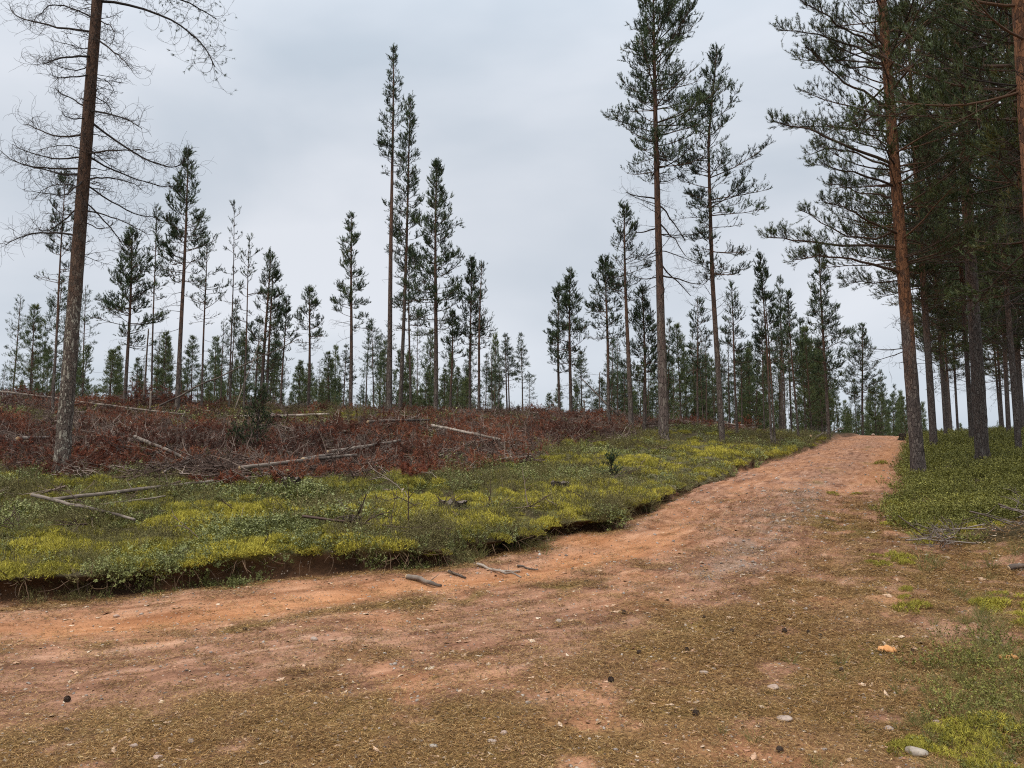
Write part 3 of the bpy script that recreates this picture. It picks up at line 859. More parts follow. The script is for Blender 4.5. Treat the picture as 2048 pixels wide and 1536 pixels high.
def put_litter():
    rng = np.random.default_rng(23)
    x, y = wedge(60000, 2.5, 15, rng, 0.74, 1.0)
    dl, dr = left_d(x, y), right_d(x, y)
    sand, lit, moss, grav, fl, soil, sl = ground_masks(x, y, dl, dr)
    on = (dl < 0.0)
    p = np.clip(0.30 + 0.8 * lit - 0.22 * sand, 0.05, 1) * np.where(dr > 0.3, 0.55, 1)
    k = on & (rng.uniform(size=len(x)) < p)
    x, y, lit = x[k], y[k], lit[k]
    s = np.clip((y / 5) ** 0.7, 0.75, 2.0) * rng.uniform(0.7, 1.3, len(x))
    scatter('needle_litter', 'brown fallen pine needles strewn over the road and verge', 'needles', np.stack([x, y, height(x, y) + 0.002], 1), yaw_rot(len(x), rng, 0.06), np.stack([s, s, s], 1), rng.integers(0, 4, len(x)), np.clip(rng.normal(0.5, 0.25, len(x)), 0, 1), [litter_mesh(200 + i) for i in range(4)])
    x, y = wedge(21000, 2.5, 22, rng, 0.74, 0.8)
    dl, dr = left_d(x, y), right_d(x, y)
    sand, lit, moss, grav, fl, soil, sl = ground_masks(x, y, dl, dr)
    k = (dl < -0.05) & (dr < 1.5) & (rng.uniform(size=len(x)) < np.clip(0.30 + 0.8 * lit, 0, 1))
    x, y = x[k], y[k]
    s = 0.018 + 0.085 * rng.beta(1.2, 4.8, len(x)) * np.clip(y / 4, 0.9, 1.6)
    scatter('bark_flakes', 'pale bark flakes, chips and dry leaves scattered on the road', 'litter', np.stack([x, y, height(x, y) + 0.001], 1), yaw_rot(len(x), rng, 0.10), np.stack([s * 1.3, s, s * 0.6], 1), rng.integers(0, 5, len(x)), np.clip(rng.normal(0.5, 0.26, len(x)), 0, 1), [flake_mesh(220 + i) for i in range(5)])
    x, y = wedge(64000, 2.5, 40, rng, 0.74, 0.8)
    dl, dr = left_d(x, y), right_d(x, y)
    sand, lit, moss, grav, fl, soil, sl = ground_masks(x, y, dl, dr)
    k = (dl < -0.05) & (dr < 0.6) & (rng.uniform(size=len(x)) < np.clip(0.22 + 0.8 * grav - 0.12 * sand, 0, 1))
    x, y, grav = x[k], y[k], grav[k]
    s = (0.009 + 0.045 * rng.beta(1.1, 6, len(x)) * (1 + 0.5 * grav)) * np.clip(y / 6, 0.9, 2.2)
    scatter('gravel', 'grey and pinkish pebbles lying loose on the road', 'gravel', np.stack([x, y, height(x, y) + s * 0.1], 1), yaw_rot(len(x), rng, 0.3), np.stack([s, s, s], 1), rng.integers(0, 5, len(x)), np.clip(rng.normal(0.55, 0.25, len(x)), 0, 1), [pebble_mesh(240 + i) for i in range(5)])
put_litter()

def put_clods():
    rng = np.random.default_rng(29)
    SOIL = tint_mat('soil_clods', [(0.0, (0.030, 0.016, 0.010)), (0.5, (0.13, 0.060, 0.030)), (1.0, (0.30, 0.15, 0.075))], 0.95, inst=0.8)
    ms = []
    for i in range(4):
        r2 = np.random.default_rng(260 + i); V, Fc = rock_verts(r2, 2, 0.7, 0.9)
        ms.append(build_mesh('clod_piece', V * 0.5, Fc, {'tint': ('FLOAT', np.full(len(V), 0.5))}, [SOIL], True))
    x, y = wedge(120000, 5.0, 26, rng)
    dl = left_d(x, y)
    k = (dl > -0.42) & (dl < 0.12) & (rng.uniform(size=len(x)) < np.exp(-((dl - 0.02) / 0.16) ** 2) * 0.55)
    x, y = x[k], y[k]
    s = (0.012 + 0.07 * rng.beta(1.0, 6.0, len(x))) * np.clip(y / 8, 0.9, 1.8)
    scatter('soil_clods', 'crumbled dark soil clods along the foot of the left bank', 'soil', np.stack([x, y, height(x, y)], 1), yaw_rot(len(x), rng, 0.5), np.stack([s, s, s], 1), rng.integers(0, 4, len(x)), rng.uniform(0, 1, len(x)), ms)
    # fine roots hanging from the torn turf
    ROOT = tint_mat('bank_roots', [(0.0, (0.040, 0.026, 0.018)), (1.0, (0.20, 0.125, 0.075))], 0.9)
    n = 420
    x, y = wedge(60000, 5.5, 24, rng)
    dl = left_d(x, y); k = np.nonzero((dl > 0.10) & (dl < 0.20))[0][:n]
    x, y, dl = x[k], y[k], dl[k]
    z = height(x, y) - 0.03
    x, y = lip(x, y, dl)
    D = np.stack([rng.normal(0.3, 0.5, len(x)), rng.normal(-0.6, 0.4, len(x)), rng.normal(-0.6, 0.4, len(x))], 1)
    P = bend_lines(np.stack([x, y, z], 1), D, rng.uniform(0.08, 0.30, len(x)), 7, rng, 1.2, -0.5, 0.35)
    V, F = tubes(P, np.tile(np.linspace(0.004, 0.0015, 7), (len(x), 1)), 4)
    g = Geo(); g.add(V, F, np.repeat(rng.uniform(0, 1, len(x)), 28))
    tag(obj('hanging_roots', g.mesh('hanging_roots', [ROOT], True)), 'fine brown roots hanging from the torn turf edge of the bank', 'roots', kind='stuff')
put_clods()

# ------------------------------------------------------------------ pines
def trunk_path(H, lean, sway, rng, n=28, z0=-0.25):
    zs = np.linspace(0, 1, n)
    ph = rng.uniform(0, 6.283, 2)
    x = lean[0] * zs + sway * (np.sin(zs * 5 + ph[0]) - math.sin(ph[0])) * zs
    y = lean[1] * zs + sway * (np.sin(zs * 4 + ph[1]) - math.sin(ph[1])) * zs
    z = z0 + (H - z0) * zs
    return np.stack([x, y, z], 1)

def trunk_mesh(path, dbh, H, mat, rng, k=10, up=(0.15, 0.5), flare=0.35, near=False, taper=0.8):
    n = 140 if near else len(path)
    t = np.linspace(0, 1, n)
    P = np.stack([np.interp(t, np.linspace(0, 1, len(path)), path[:, i]) for i in range(3)], 1)
    z = P[:, 2]
    r = dbh * 0.5 * (np.clip(1.05 - z / H, 0.02, 1) ** taper) * (1 + flare * np.exp(-np.maximum(z, 0) / 0.22)) + 0.004
    V, F = tubes(P[None], r[None], k)
    if near:
        V = V.reshape(n, k, 3)
        a = np.arange(k) * 6.283 / k
        A, Z = np.meshgrid(a, z)
        s1 = rng.integers(1000)
        per = np.minimum(A, 6.283 - A)
        ridg = vnoise(np.cos(A) * 4 + 20, np.sin(A) * 4 + Z * 3.2, s1) - 0.5 + 0.6 * (vnoise(np.cos(A) * 9 + 7, np.sin(A) * 9 + Z * 9, s1 + 3) - 0.5)
        ridg = ridg + 1.5 * np.exp(-np.maximum(Z, 0) / 0.16) * np.cos(5 * A + s1)
        amp = 0.13 * smooth(5.0, 1.0, Z) + 0.05
        V = P[:, None] + (V - P[:, None]) * (1 + amp * ridg)[..., None]
        V = V.reshape(-1, 3)
    upv = smooth(up[0] * H, up[1] * H, V[:, 2] + (vnoise(V[:, 0] * 9 + 3, V[:, 2] * 1.5, 7) - 0.5) * H * 0.12)
    return build_mesh('trunk', V, F, {'up': ('FLOAT', upv)}, [mat], True)

def path_at(path, z):
    return np.stack([np.interp(z, path[:, 2], path[:, i]) for i in range(3)], -1)

LOD = {'near': (16, 0.064, 0.0092), 'mid': (12, 0.084, 0.0180), 'far': (13, 0.095, 0.0125)}

def crown(path, H, z0, R, rng, lod='mid', dens=1.0, prof=0.8, spacing=0.42, nb=4, el=(-0.1, 0.95), azi=None, droop=0.0, z1=None,
          sec=12.5, keep=1.0, tuft=0.17, low_thin=0.35, curl=0.45, upbend=0.32, lscale=None, rlimb=1.0, nscale=1.0):
    """whorls of limbs with side twigs and needle tufts; returns limb Geo, twig Geo and needle Geo"""
    limbs, need = Geo(), Geo()
    z1 = z1 or H * 0.99
    zs, z = [], z0
    while z < z1:
        zs.append(z); z += spacing * rng.uniform(0.7, 1.3) * (1.15 - 0.5 * (z - z0) / max(z1 - z0, 0.1))
    Z, T = [], []
    for z in zs:
        k = max(2, int(round(nb * 1.15 + rng.normal(0, 0.9))))
        Z += list(z + rng.normal(0, 0.06, k))
    Z = np.clip(np.array(Z), 0.05, H * 0.995)
    B = len(Z)
    t = np.clip((Z - z0) / (H - z0), 0, 1)
    az = rng.uniform(0, 6.283, B) if azi is None else azi + rng.normal(0, 0.9, B)
    L = R * 1.08 * ((1 - t) ** (prof + 0.22) * (0.62 + 0.38 * smooth(0.0, 0.22, t))) * rng.uniform(0.55, 1.15, B) + 0.10
    L = L * (0.62 + 0.76 * vnoise(np.cos(az) * 1.3 + 9, np.sin(az) * 1.3 + Z * 0.55, int(rng.integers(999))))
    if lscale is not None: L = L * lscale(az, t)
    e = el[0] + (el[1] - el[0]) * t + rng.normal(0, 0.14, B) - droop * (1 - t)
    D = np.stack([np.cos(az) * np.cos(e), np.sin(az) * np.cos(e), np.sin(e)], 1)
    S = path_at(path, Z)
    n1 = 8
    P1 = bend_lines(S, D, L, n1, rng, curl, upbend, 0.16)
    r0 = (0.007 + 0.0085 * L) * rlimb
    R1 = r0[:, None] * np.linspace(1, 0.22, n1)[None]
    limb_v = tubes(P1, R1, 5 if lod == 'near' else 4)
    limbs.add(*limb_v, np.repeat(rng.uniform(0, 0.8, B), n1 * (5 if lod == 'near' else 4)))
    # side twigs
    ns = np.maximum(3, (L * sec * dens).astype(int))
    own = np.repeat(np.arange(B), ns)
    s = rng.uniform(0.22, 0.98, len(own)) ** 0.8 * (n1 - 1.001)
    i0 = s.astype(int); fr = (s - i0)[:, None]
    S2 = P1[own, i0] * (1 - fr) + P1[own, i0 + 1] * fr
    tan = nrm(P1[own, i0 + 1] - P1[own, i0])
    side = nrm(np.cross(tan, (0, 0, 1.0))) * rng.choice([-1, 1], len(own))[:, None]
    D2 = tan * 0.75 + side * 0.75 + np.stack([np.zeros(len(own)), np.zeros(len(own)), rng.normal(0.12, 0.3, len(own))], 1)
    sf = s / (n1 - 1)
    L2 = (0.14 + 0.40 * np.minimum(L[own], 2.6) * (1 - 0.75 * sf)) * rng.uniform(0.45, 1.1, len(own))
    L2 = np.minimum(L2, 0.95)
    n2 = 5
    P2 = bend_lines(S2, D2, L2, n2, rng, 0.7, 0.55, 0.22)
    if lod != 'far':
        Q2 = P2[:, ::2]
        V, F = tubes(Q2, np.tile(np.linspace(0.0052, 0.0022, Q2.shape[1]) * (1.0 if lod == 'near' else 1.5), (len(own), 1)), 3)
        limbs.add(V, F, np.repeat(rng.uniform(0, 0.7, len(own)), Q2.shape[1] * 3))
    # end twigs
    nt = np.maximum(1, (L2 / 0.125).astype(int))
    own3 = np.repeat(np.arange(len(own)), nt)
    s3 = rng.uniform(0.2, 0.98, len(own3)) * (n2 - 1.001)
    j0 = s3.astype(int); f3 = (s3 - j0)[:, None]
    S3 = P2[own3, j0] * (1 - f3) + P2[own3, j0 + 1] * f3
    tan3 = nrm(P2[own3, j0 + 1] - P2[own3, j0])
    D3 = tan3 + rng.normal(size=(len(own3), 3)) * 0.55 + (0, 0, 0.35)
    L3 = rng.uniform(0.06, 0.19, len(own3))
    P3 = bend_lines(S3, D3, L3, 3, rng, 0.5, 0.3, 0.2)
    if lod == 'near':
        V, F = tubes(P3[:, ::2], np.tile(np.array([0.0026, 0.0016]), (len(own3), 1)), 3)
        limbs.add(V, F, np.repeat(rng.uniform(0, 0.6, len(own3)), 6))
    # tufts: on end twigs, twig tips, limb tips; the lowest limbs are thin
    C = np.concatenate([P3[:, 2], P2[:, -1], P2[:, -2], P1[:, -1]])
    A = np.concatenate([P3[:, 2] - P3[:, 1], P2[:, -1] - P2[:, -2], P2[:, -1] - P2[:, -3], P1[:, -1] - P1[:, -2]])
    tt = np.concatenate([t[own[own3]], t[own], t[own], t])
    ob = np.concatenate([own[own3], own, own, np.arange(B)])
    lk = rng.uniform(0.7, 1.2, B) * np.where(rng.uniform(size=B) < 0.16, 0.25, 1.0)
    kp = rng.uniform(size=len(C)) < keep * lk[ob] * (low_thin + (1 - low_thin) * smooth(0.0, 0.22, tt))
    C, A, tt, ob = C[kp], nrm(A[kp]) + (0, 0, 0.35), tt[kp], ob[kp]
    m, nl, nw = LOD[lod]
    nl *= nscale; nw *= nscale ** 0.5
    sz = tuft * rng.uniform(0.7, 1.25, len(C))
    ld = path_at(path, np.linspace(H * 0.94, H, 6)) + (0, 0, 0.05)         # the leading shoot
    C = np.concatenate([C, ld]); A = np.concatenate([A, np.tile((0, 0, 1.0), (6, 1))]); sz = np.concatenate([sz, np.full(6, tuft)])
    tt = np.concatenate([tt, np.ones(6)]); ob = np.concatenate([ob, np.zeros(6, int)])
    V, F = needles(C, A, sz, m, rng, nl, nw, (0.35, 0.85))
    bt = np.clip(rng.normal(0.42, 0.13, B), 0, 1)
    tint = np.clip(bt[ob] + rng.normal(0, 0.13, len(C)) + 0.10 * tt - 0.03, 0, 1)
    need.add(V, F, np.repeat(tint, m * 3))
    return limbs, need

def dead_limbs(path, zr, n, L, rng, el=(-0.5, 0.2), thick=1.0, twigs=7, curl=1.2, split=False):
    Z = rng.uniform(zr[0], zr[1], n)
    az = rng.uniform(0, 6.283, n); e = rng.uniform(el[0], el[1], n)
    D = np.stack([np.cos(az) * np.cos(e), np.sin(az) * np.cos(e), np.sin(e)], 1)
    Ln = L * rng.uniform(0.3, 1.1, n)
    P = bend_lines(path_at(path, Z), D, Ln, 8, rng, 0.7, 0.25, 0.22)
    g = Geo()
    V, F = tubes(P, (0.006 + 0.008 * Ln)[:, None] * thick * np.linspace(1, 0.25, 8)[None], 4)
    g.add(V, F, np.repeat(rng.uniform(0, 0.6, n), 32))
    add_twigs(g, P, Ln, rng, twigs, curl)
    return g

def add_twigs(g, P, Ln, rng, twigs, curl, r=0.0042, lmul=0.5, fine=False):
    q = 1 if fine else 2
    B, n1 = P.shape[:2]
    own = np.repeat(np.arange(B), np.maximum(1, (Ln * twigs).astype(int)))
    s = rng.uniform(0.25, 0.99, len(own)) * (n1 - 1.001)
    i0 = s.astype(int); fr = (s - i0)[:, None]
    S2 = P[own, i0] * (1 - fr) + P[own, i0 + 1] * fr
    D2 = nrm(P[own, i0 + 1] - P[own, i0]) * 0.8 + rng.normal(size=(len(own), 3)) * 0.5
    L2 = np.clip(lmul * Ln[own], 0.15, 0.8) * rng.uniform(0.4, 1.1, len(own))
    P2 = bend_lines(S2, D2, L2, 8, rng, curl * 1.5, 0.35, 0.3)
    Q = P2[:, ::q]
    V, F = tubes(Q, np.tile(np.linspace(r, r * 0.45, Q.shape[1]), (len(own), 1)), 3)
    g.add(V, F, np.repeat(rng.uniform(0, 0.8, len(own)), Q.shape[1] * 3))
    own3 = np.repeat(np.arange(len(own)), 2)
    j = rng.integers(2, 7, len(own3))
    S3 = P2[own3, j]
    D3 = nrm(P2[own3, j] - P2[own3, j - 1]) + rng.normal(size=(len(own3), 3)) * 0.6
    P3 = bend_lines(S3, D3, L2[own3] * rng.uniform(0.3, 0.7, len(own3)), 6, rng, curl * 1.6, 0.3, 0.3)
    Q = P3[:, ::q]
    V, F = tubes(Q, np.tile(np.linspace(r * 0.6, r * 0.35, Q.shape[1]), (len(own3), 1)), 3)
    g.add(V, F, np.repeat(rng.uniform(0, 0.8, len(own3)), Q.shape[1] * 3))
    return P2, P3

def assemble(name, base, trunk, limbs, need, label, group=None, dead=None, nmat='needle', lmat='limb'):
    root = empty(name, base)
    tag(root, label, 'tree', group)
    obj('trunk', trunk, root)
    if limbs is not None: obj('branches', limbs.mesh('branches', [M[lmat]], True), root)['kind'] = 'stuff'
    if need is not None: obj('needles', need.mesh('needles', [M[nmat]]), root)['kind'] = 'stuff'
    if dead is not None: obj('dead_branches', dead.mesh('dead_branches', [M['twig']], True), root)['kind'] = 'stuff'
    return root

# ---- pines that stand alone on the rise: pixel of the foot, of the top, distance, trunk width, crown foot, crown half width
G_ISO = 'retention pines left standing on the clear-cut rise'
ISO = [
 # label, ub, ut, vt, Y, dia, v crown foot, half width, keep, keywords
 ('tall slender pine in the middle, its top reaching highest in the centre', 779, 785, 92, 33.0, 15, 345, 26, 0.75, dict(spacing=.34, nb=3.2, prof=.55, low_thin=.5)),
 ('pine right beside the tallest central pine, crown heavy on its right side', 800, 823, 192, 34.5, 11, 560, 38, 0.72, dict(spacing=.40, nb=3.6, prof=.45, low_thin=.3)),
 ('shorter leafy pine between the central twin trunks and the broad pointed pine', 822, 818, 500, 36.0, 7, 660, 34, 0.6, dict(spacing=.36, prof=.5)),
 ('broad pointed pine with dense full crown right of the central pair', 872, 876, 326, 32.0, 13, 660, 55, 0.85, dict(spacing=.36, nb=4.6, prof=.62, low_thin=.35)),
 ('dark pine with tiered shelf-like crown left of the central pair', 701, 707, 432, 35.0, 11, 655, 40, 0.95, dict(spacing=.50, nb=4.6, prof=.5, low_thin=.7, el=(-.15, .8))),
 ('small pine with arrow-shaped crown left of the tiered pine', 617, 622, 578, 38.0, 9, 690, 36, 1.0, dict(spacing=.34, nb=4.5, prof=.7)),
 ('pine with double stem and shaggy crown beside the leaning dead pole', 521, 537, 503, 34.0, 10, 740, 42, 0.7, dict(spacing=.36, nb=4.2, prof=.5)),
 ('tall pine with reddish trunk and pointed crown on the left', 355, 378, 308, 29.0, 13, 560, 62, 0.85, dict(spacing=.36, nb=4.6, prof=.62, low_thin=.3)),
 ('dense dark pine between the bare-limbed pine and the reddish pine', 249, 268, 466, 31.0, 10, 690, 50, 0.95, dict(spacing=.34, nb=4.8, prof=.5)),
 ('thin pine with sparse crown directly behind the bare-limbed pine', 105, 130, 343, 27.0, 7, 560, 34, 0.5, dict(spacing=.42, nb=3.2, prof=.5)),
 ('pole-thin pine with scanty top just left of the reddish pine', 303, 317, 420, 33.0, 5, 600, 26, 0.5, dict(spacing=.42, nb=3, prof=.5)),
 ('pole-thin pine with loose tufted crown just right of the reddish pine', 403, 416, 488, 31.0, 6, 640, 36, 0.4, dict(spacing=.45, nb=3, prof=.4)),
 ('nearly bare whip-thin pine with a single tuft at its tip', 458, 470, 408, 31.0, 4, 640, 16, 0.22, dict(spacing=.6, nb=2, prof=.2)),
 ('thin pine with bent bare top next to the whip-thin pine', 487, 498, 476, 31.0, 5, 640, 26, 0.32, dict(spacing=.5, nb=2.6, prof=.3)),
 ('narrow green pine between the double-stemmed and the arrow-shaped pine', 561, 572, 598, 37.0, 6, 720, 22, 0.8, dict(spacing=.36, prof=.45)),
 ('narrow dense pine right of the broad pointed pine', 940, 940, 522, 33.0, 7, 690, 24, 1.0, dict(spacing=.30, nb=4.8, prof=.45)),
 ('sparse tufted pine touching the narrow dense pine on its right', 958, 962, 530, 32.0, 8, 700, 30, 0.35, dict(spacing=.45, nb=3, prof=.4)),
 ('small umbrella-crowned pine in front of the gap right of centre', 900, 903, 628, 36.0, 7, 720, 26, 0.9, dict(spacing=.36, prof=.55)),
 ('left pine of the close pair standing alone before open sky', 1119, 1116, 568, 36.0, 8, 745, 24, 0.8, dict(spacing=.34, prof=.4)),
 ('right and taller pine of the close pair before open sky', 1142, 1139, 541, 35.0, 10, 730, 36, 0.95, dict(spacing=.34, nb=4.6, prof=.55)),
 ('tall airy pine with wide open crown left of the great roadside pine', 1262, 1251, 405, 30.0, 14, 590, 54, 0.65, dict(spacing=.40, nb=4, prof=.72, low_thin=.5)),
 ('bushy pine left of the airy pine, branches reaching left', 1217, 1213, 512, 32.0, 10, 690, 42, 0.85, dict(spacing=.36, prof=.45)),
 ('compact deep green pine half behind the great roadside pine', 1288, 1287, 582, 31.0, 10, 760, 36, 1.0, dict(spacing=.30, nb=5, prof=.5)),
 ('slim pine with two stems near the road left of the bend', 1541, 1527, 508, 29.5, 7, 720, 32, 0.95, dict(spacing=.30, nb=4.6, prof=.62)),
 ('tall pointed pine beside the road crest', 1655, 1637, 488, 40.0, 9, 770, 40, 0.95, dict(spacing=.36, nb=4.6, prof=.65, low_thin=.6)),
 ('open young pine standing last before the road crest', 1722, 1718, 652, 66.0, 7, 800, 42, 0.6, dict(spacing=.40, nb=4.2, prof=.6, low_thin=.6)),
 ('thin pine behind the great roadside pine, right of its trunk', 1395, 1390, 600, 38.0, 6, 740, 26, 0.7, dict(spacing=.38, prof=.5)),
 ('sparse pine right of the wide leaning pine by the road', 1473, 1462, 572, 35.0, 7, 760, 34, 0.55, dict(spacing=.42, prof=.4)),
 ('slender pine between the two-stemmed pine and the pointed crest pine', 1595, 1577, 588, 37.0, 6, 770, 26, 0.65, dict(spacing=.38, prof=.5)),
]
rng_t = np.random.default_rng(5)
ROOTS = {}
def place_iso(spec, seed):
    label, ub, ut, vt, Y, dia, vc, hw, keep, kw = spec
    rng = np.random.default_rng(seed)
    g = at_depth(ub, 820, Y)
    x = g[0]; z = hz(x, Y)
    top = at_depth(ut, vt, Y)
    H = top[2] - z
    dist = math.hypot(x, Y)
    zc = at_depth(ut, vc, Y)[2] - z
    R = hw * Y / F_PX * 1.20
    path = trunk_path(H, (top[0] - x, rng.normal(0, 0.2)), 0.05, rng)
    path = np.vstack([path])
    dbh = dia * Y / F_PX * 0.72
    limbs, need = crown(path, H, max(zc, 0.4), R, rng, 'mid', keep=min(keep * 1.4, 1.4), **{**kw, 'spacing': kw['spacing'] * 0.88})
    dead = dead_limbs(path, (max(zc - 0.33 * H, 0.1 * H), zc + 0.1 * H), int(rng.integers(9, 20)), R * 0.9, rng, twigs=4, thick=0.7)
    tr = trunk_mesh(path, dbh, H, M['bark_mid'], rng, 9, (0.12, 0.5), 0.25, False, 0.75)
    return assemble('pine_tree', (x, Y, z), tr, limbs, need, label, G_ISO, dead)
for i, sp in enumerate(ISO):
    r = place_iso(sp, 1000 + i)
    ROOTS[sp[0]] = r

def second_stem(root, dx, dy, seed, hs=0.93):
    """the second stem of a double pine: a part of the same tree"""
    rng = np.random.default_rng(seed)
    tr = [c for c in root.children if c.name.split('.')[0] == 'trunk'][0]
    c = tr.copy(); COL.objects.link(c); c.parent = root
    c.location = (dx, dy, 0.0); c.scale = (0.8, 0.8, hs); c.rotation_euler = (0, 0, 1.1)
    c.rotation_euler = (0, math.atan2(-dx * 0.5, 8.0), 0.0)
second_stem(ROOTS[ISO[6][0]], 0.22, 0.1, 1)
second_stem(ROOTS[ISO[23][0]], 0.14, 0.05, 2, 0.88)

# ---- the great pine left of the road and its wide neighbour
def big_roadside():
    rng = np.random.default_rng(61)
    g = ground(1328, 880)
    Y = g[1]
    top = at_depth(1309, -40, Y)
    H = top[2] - g[2]
    path = trunk_path(H, (top[0] - g[0], 0.3), 0.03, rng)
    zc = at_depth(1315, 330, Y)[2] - g[2]
    def ls(az, t): return np.where(np.cos(az) > 0, 1.12, 0.92)
    limbs, need = crown(path, H, zc, 130 * Y / F_PX, rng, 'mid', prof=0.42, spacing=0.36, nb=5.6, sec=9.5, keep=1.1, low_thin=0.55, lscale=ls, el=(-0.1, 0.9), rlimb=1.1)
    dead = dead_limbs(path, (at_depth(1315, 600, Y)[2] - g[2], zc + 0.8), 30, 2.2, rng, (-0.35, 0.25), 1.0, 7, 1.2)
    # crooked dead limbs on the right that the eye catches
    for (v0, u1, v1, dy) in ((440, 1368, 520, -0.4), (452, 1262, 466, 0.2), (520, 1385, 588, 0.3), (395, 1250, 388, -0.2), (405, 1375, 470, 0.5), (548, 1400, 572, -0.3)):
        a = at_depth(1317 if u1 > 1317 else 1313, v0, Y) - g; b = at_depth(u1, v1, Y) - g; b[1] += dy
        a = path_at(path, np.array([a[2]]))[0]
        P = bend_limb(a, b, 8, rng, 0.16)
        V, F = tubes(P[None], np.linspace(0.035, 0.012, 8)[None], 5)
        dead.add(V, F, 0.3)
        add_twigs(dead, P[None], np.array([np.linalg.norm(b - a)]), rng, 9, 1.3)
    tr = trunk_mesh(path, 25 * Y / F_PX * 0.76, H, M['bark_grey2'], rng, 20, (0.10, 0.45), 0.25, True, 0.75)
    assemble('pine_tree', g, tr, limbs, need, 'great tall pine with thick trunk and broad crown at the left edge of the road', G_ISO, dead)
    # neighbour
    rng = np.random.default_rng(67)
    Y = 28.5
    b0 = at_depth(1444, 868, Y); x = b0[0]; z = hz(x, Y)
    top = at_depth(1436, 92, Y); H = top[2] - z
    path = trunk_path(H, (top[0] - x, 0.2), 0.02, rng)
    path[:, 0] += np.interp(path[:, 2] / H, [0, 0.4, 0.75, 1], [0, -0.28, -0.38, 0.0])
    zc = at_depth(1420, 545, Y)[2] - z
    def ls2(az, t): return np.where(np.cos(az) > 0, 1.15, 0.72)
    limbs, need = crown(path, H, zc, 88 * Y / F_PX, rng, 'mid', prof=0.36, spacing=0.42, nb=4.4, sec=9.5, keep=1.15, low_thin=0.6, lscale=ls2, el=(-0.12, 0.8), upbend=0.25)
    dead = dead_limbs(path, (at_depth(1425, 640, Y)[2] - z, zc + 1.0), 16, 1.6, rng, (-0.2, 0.3), 0.8, 6)
    tr = trunk_mesh(path, 11 * Y / F_PX, H, M['bark_mid'], rng, 10, (0.10, 0.4), 0.2, False, 0.7)
    assemble('pine_tree', (x, Y, z), tr, limbs, need, 'leaning pine with wide feathery crown right of the great roadside pine', G_ISO, dead)

def bend_limb(a, b, n, rng, wob=0.1, sag=0.0):
    t = np.linspace(0, 1, n)[:, None]
    L = np.linalg.norm(b - a)
    P = a * (1 - t) + b * t
    w = np.cumsum(rng.normal(size=(n, 3)), 0); w = w - w[0] * (1 - t) - (w[-1]) * t
    P = P + w * wob * L / n
    P[:, 2] -= (np.sin(t[:, 0] * math.pi)) * sag * L
    return P
M['bark_grey2'] = bark_mat('bark_grey_brown', (0.165, 0.125, 0.108), (0.035, 0.027, 0.023), (0.25, 0.21, 0.175), (0.16, 0.085, 0.055), 13.0)
big_roadside()

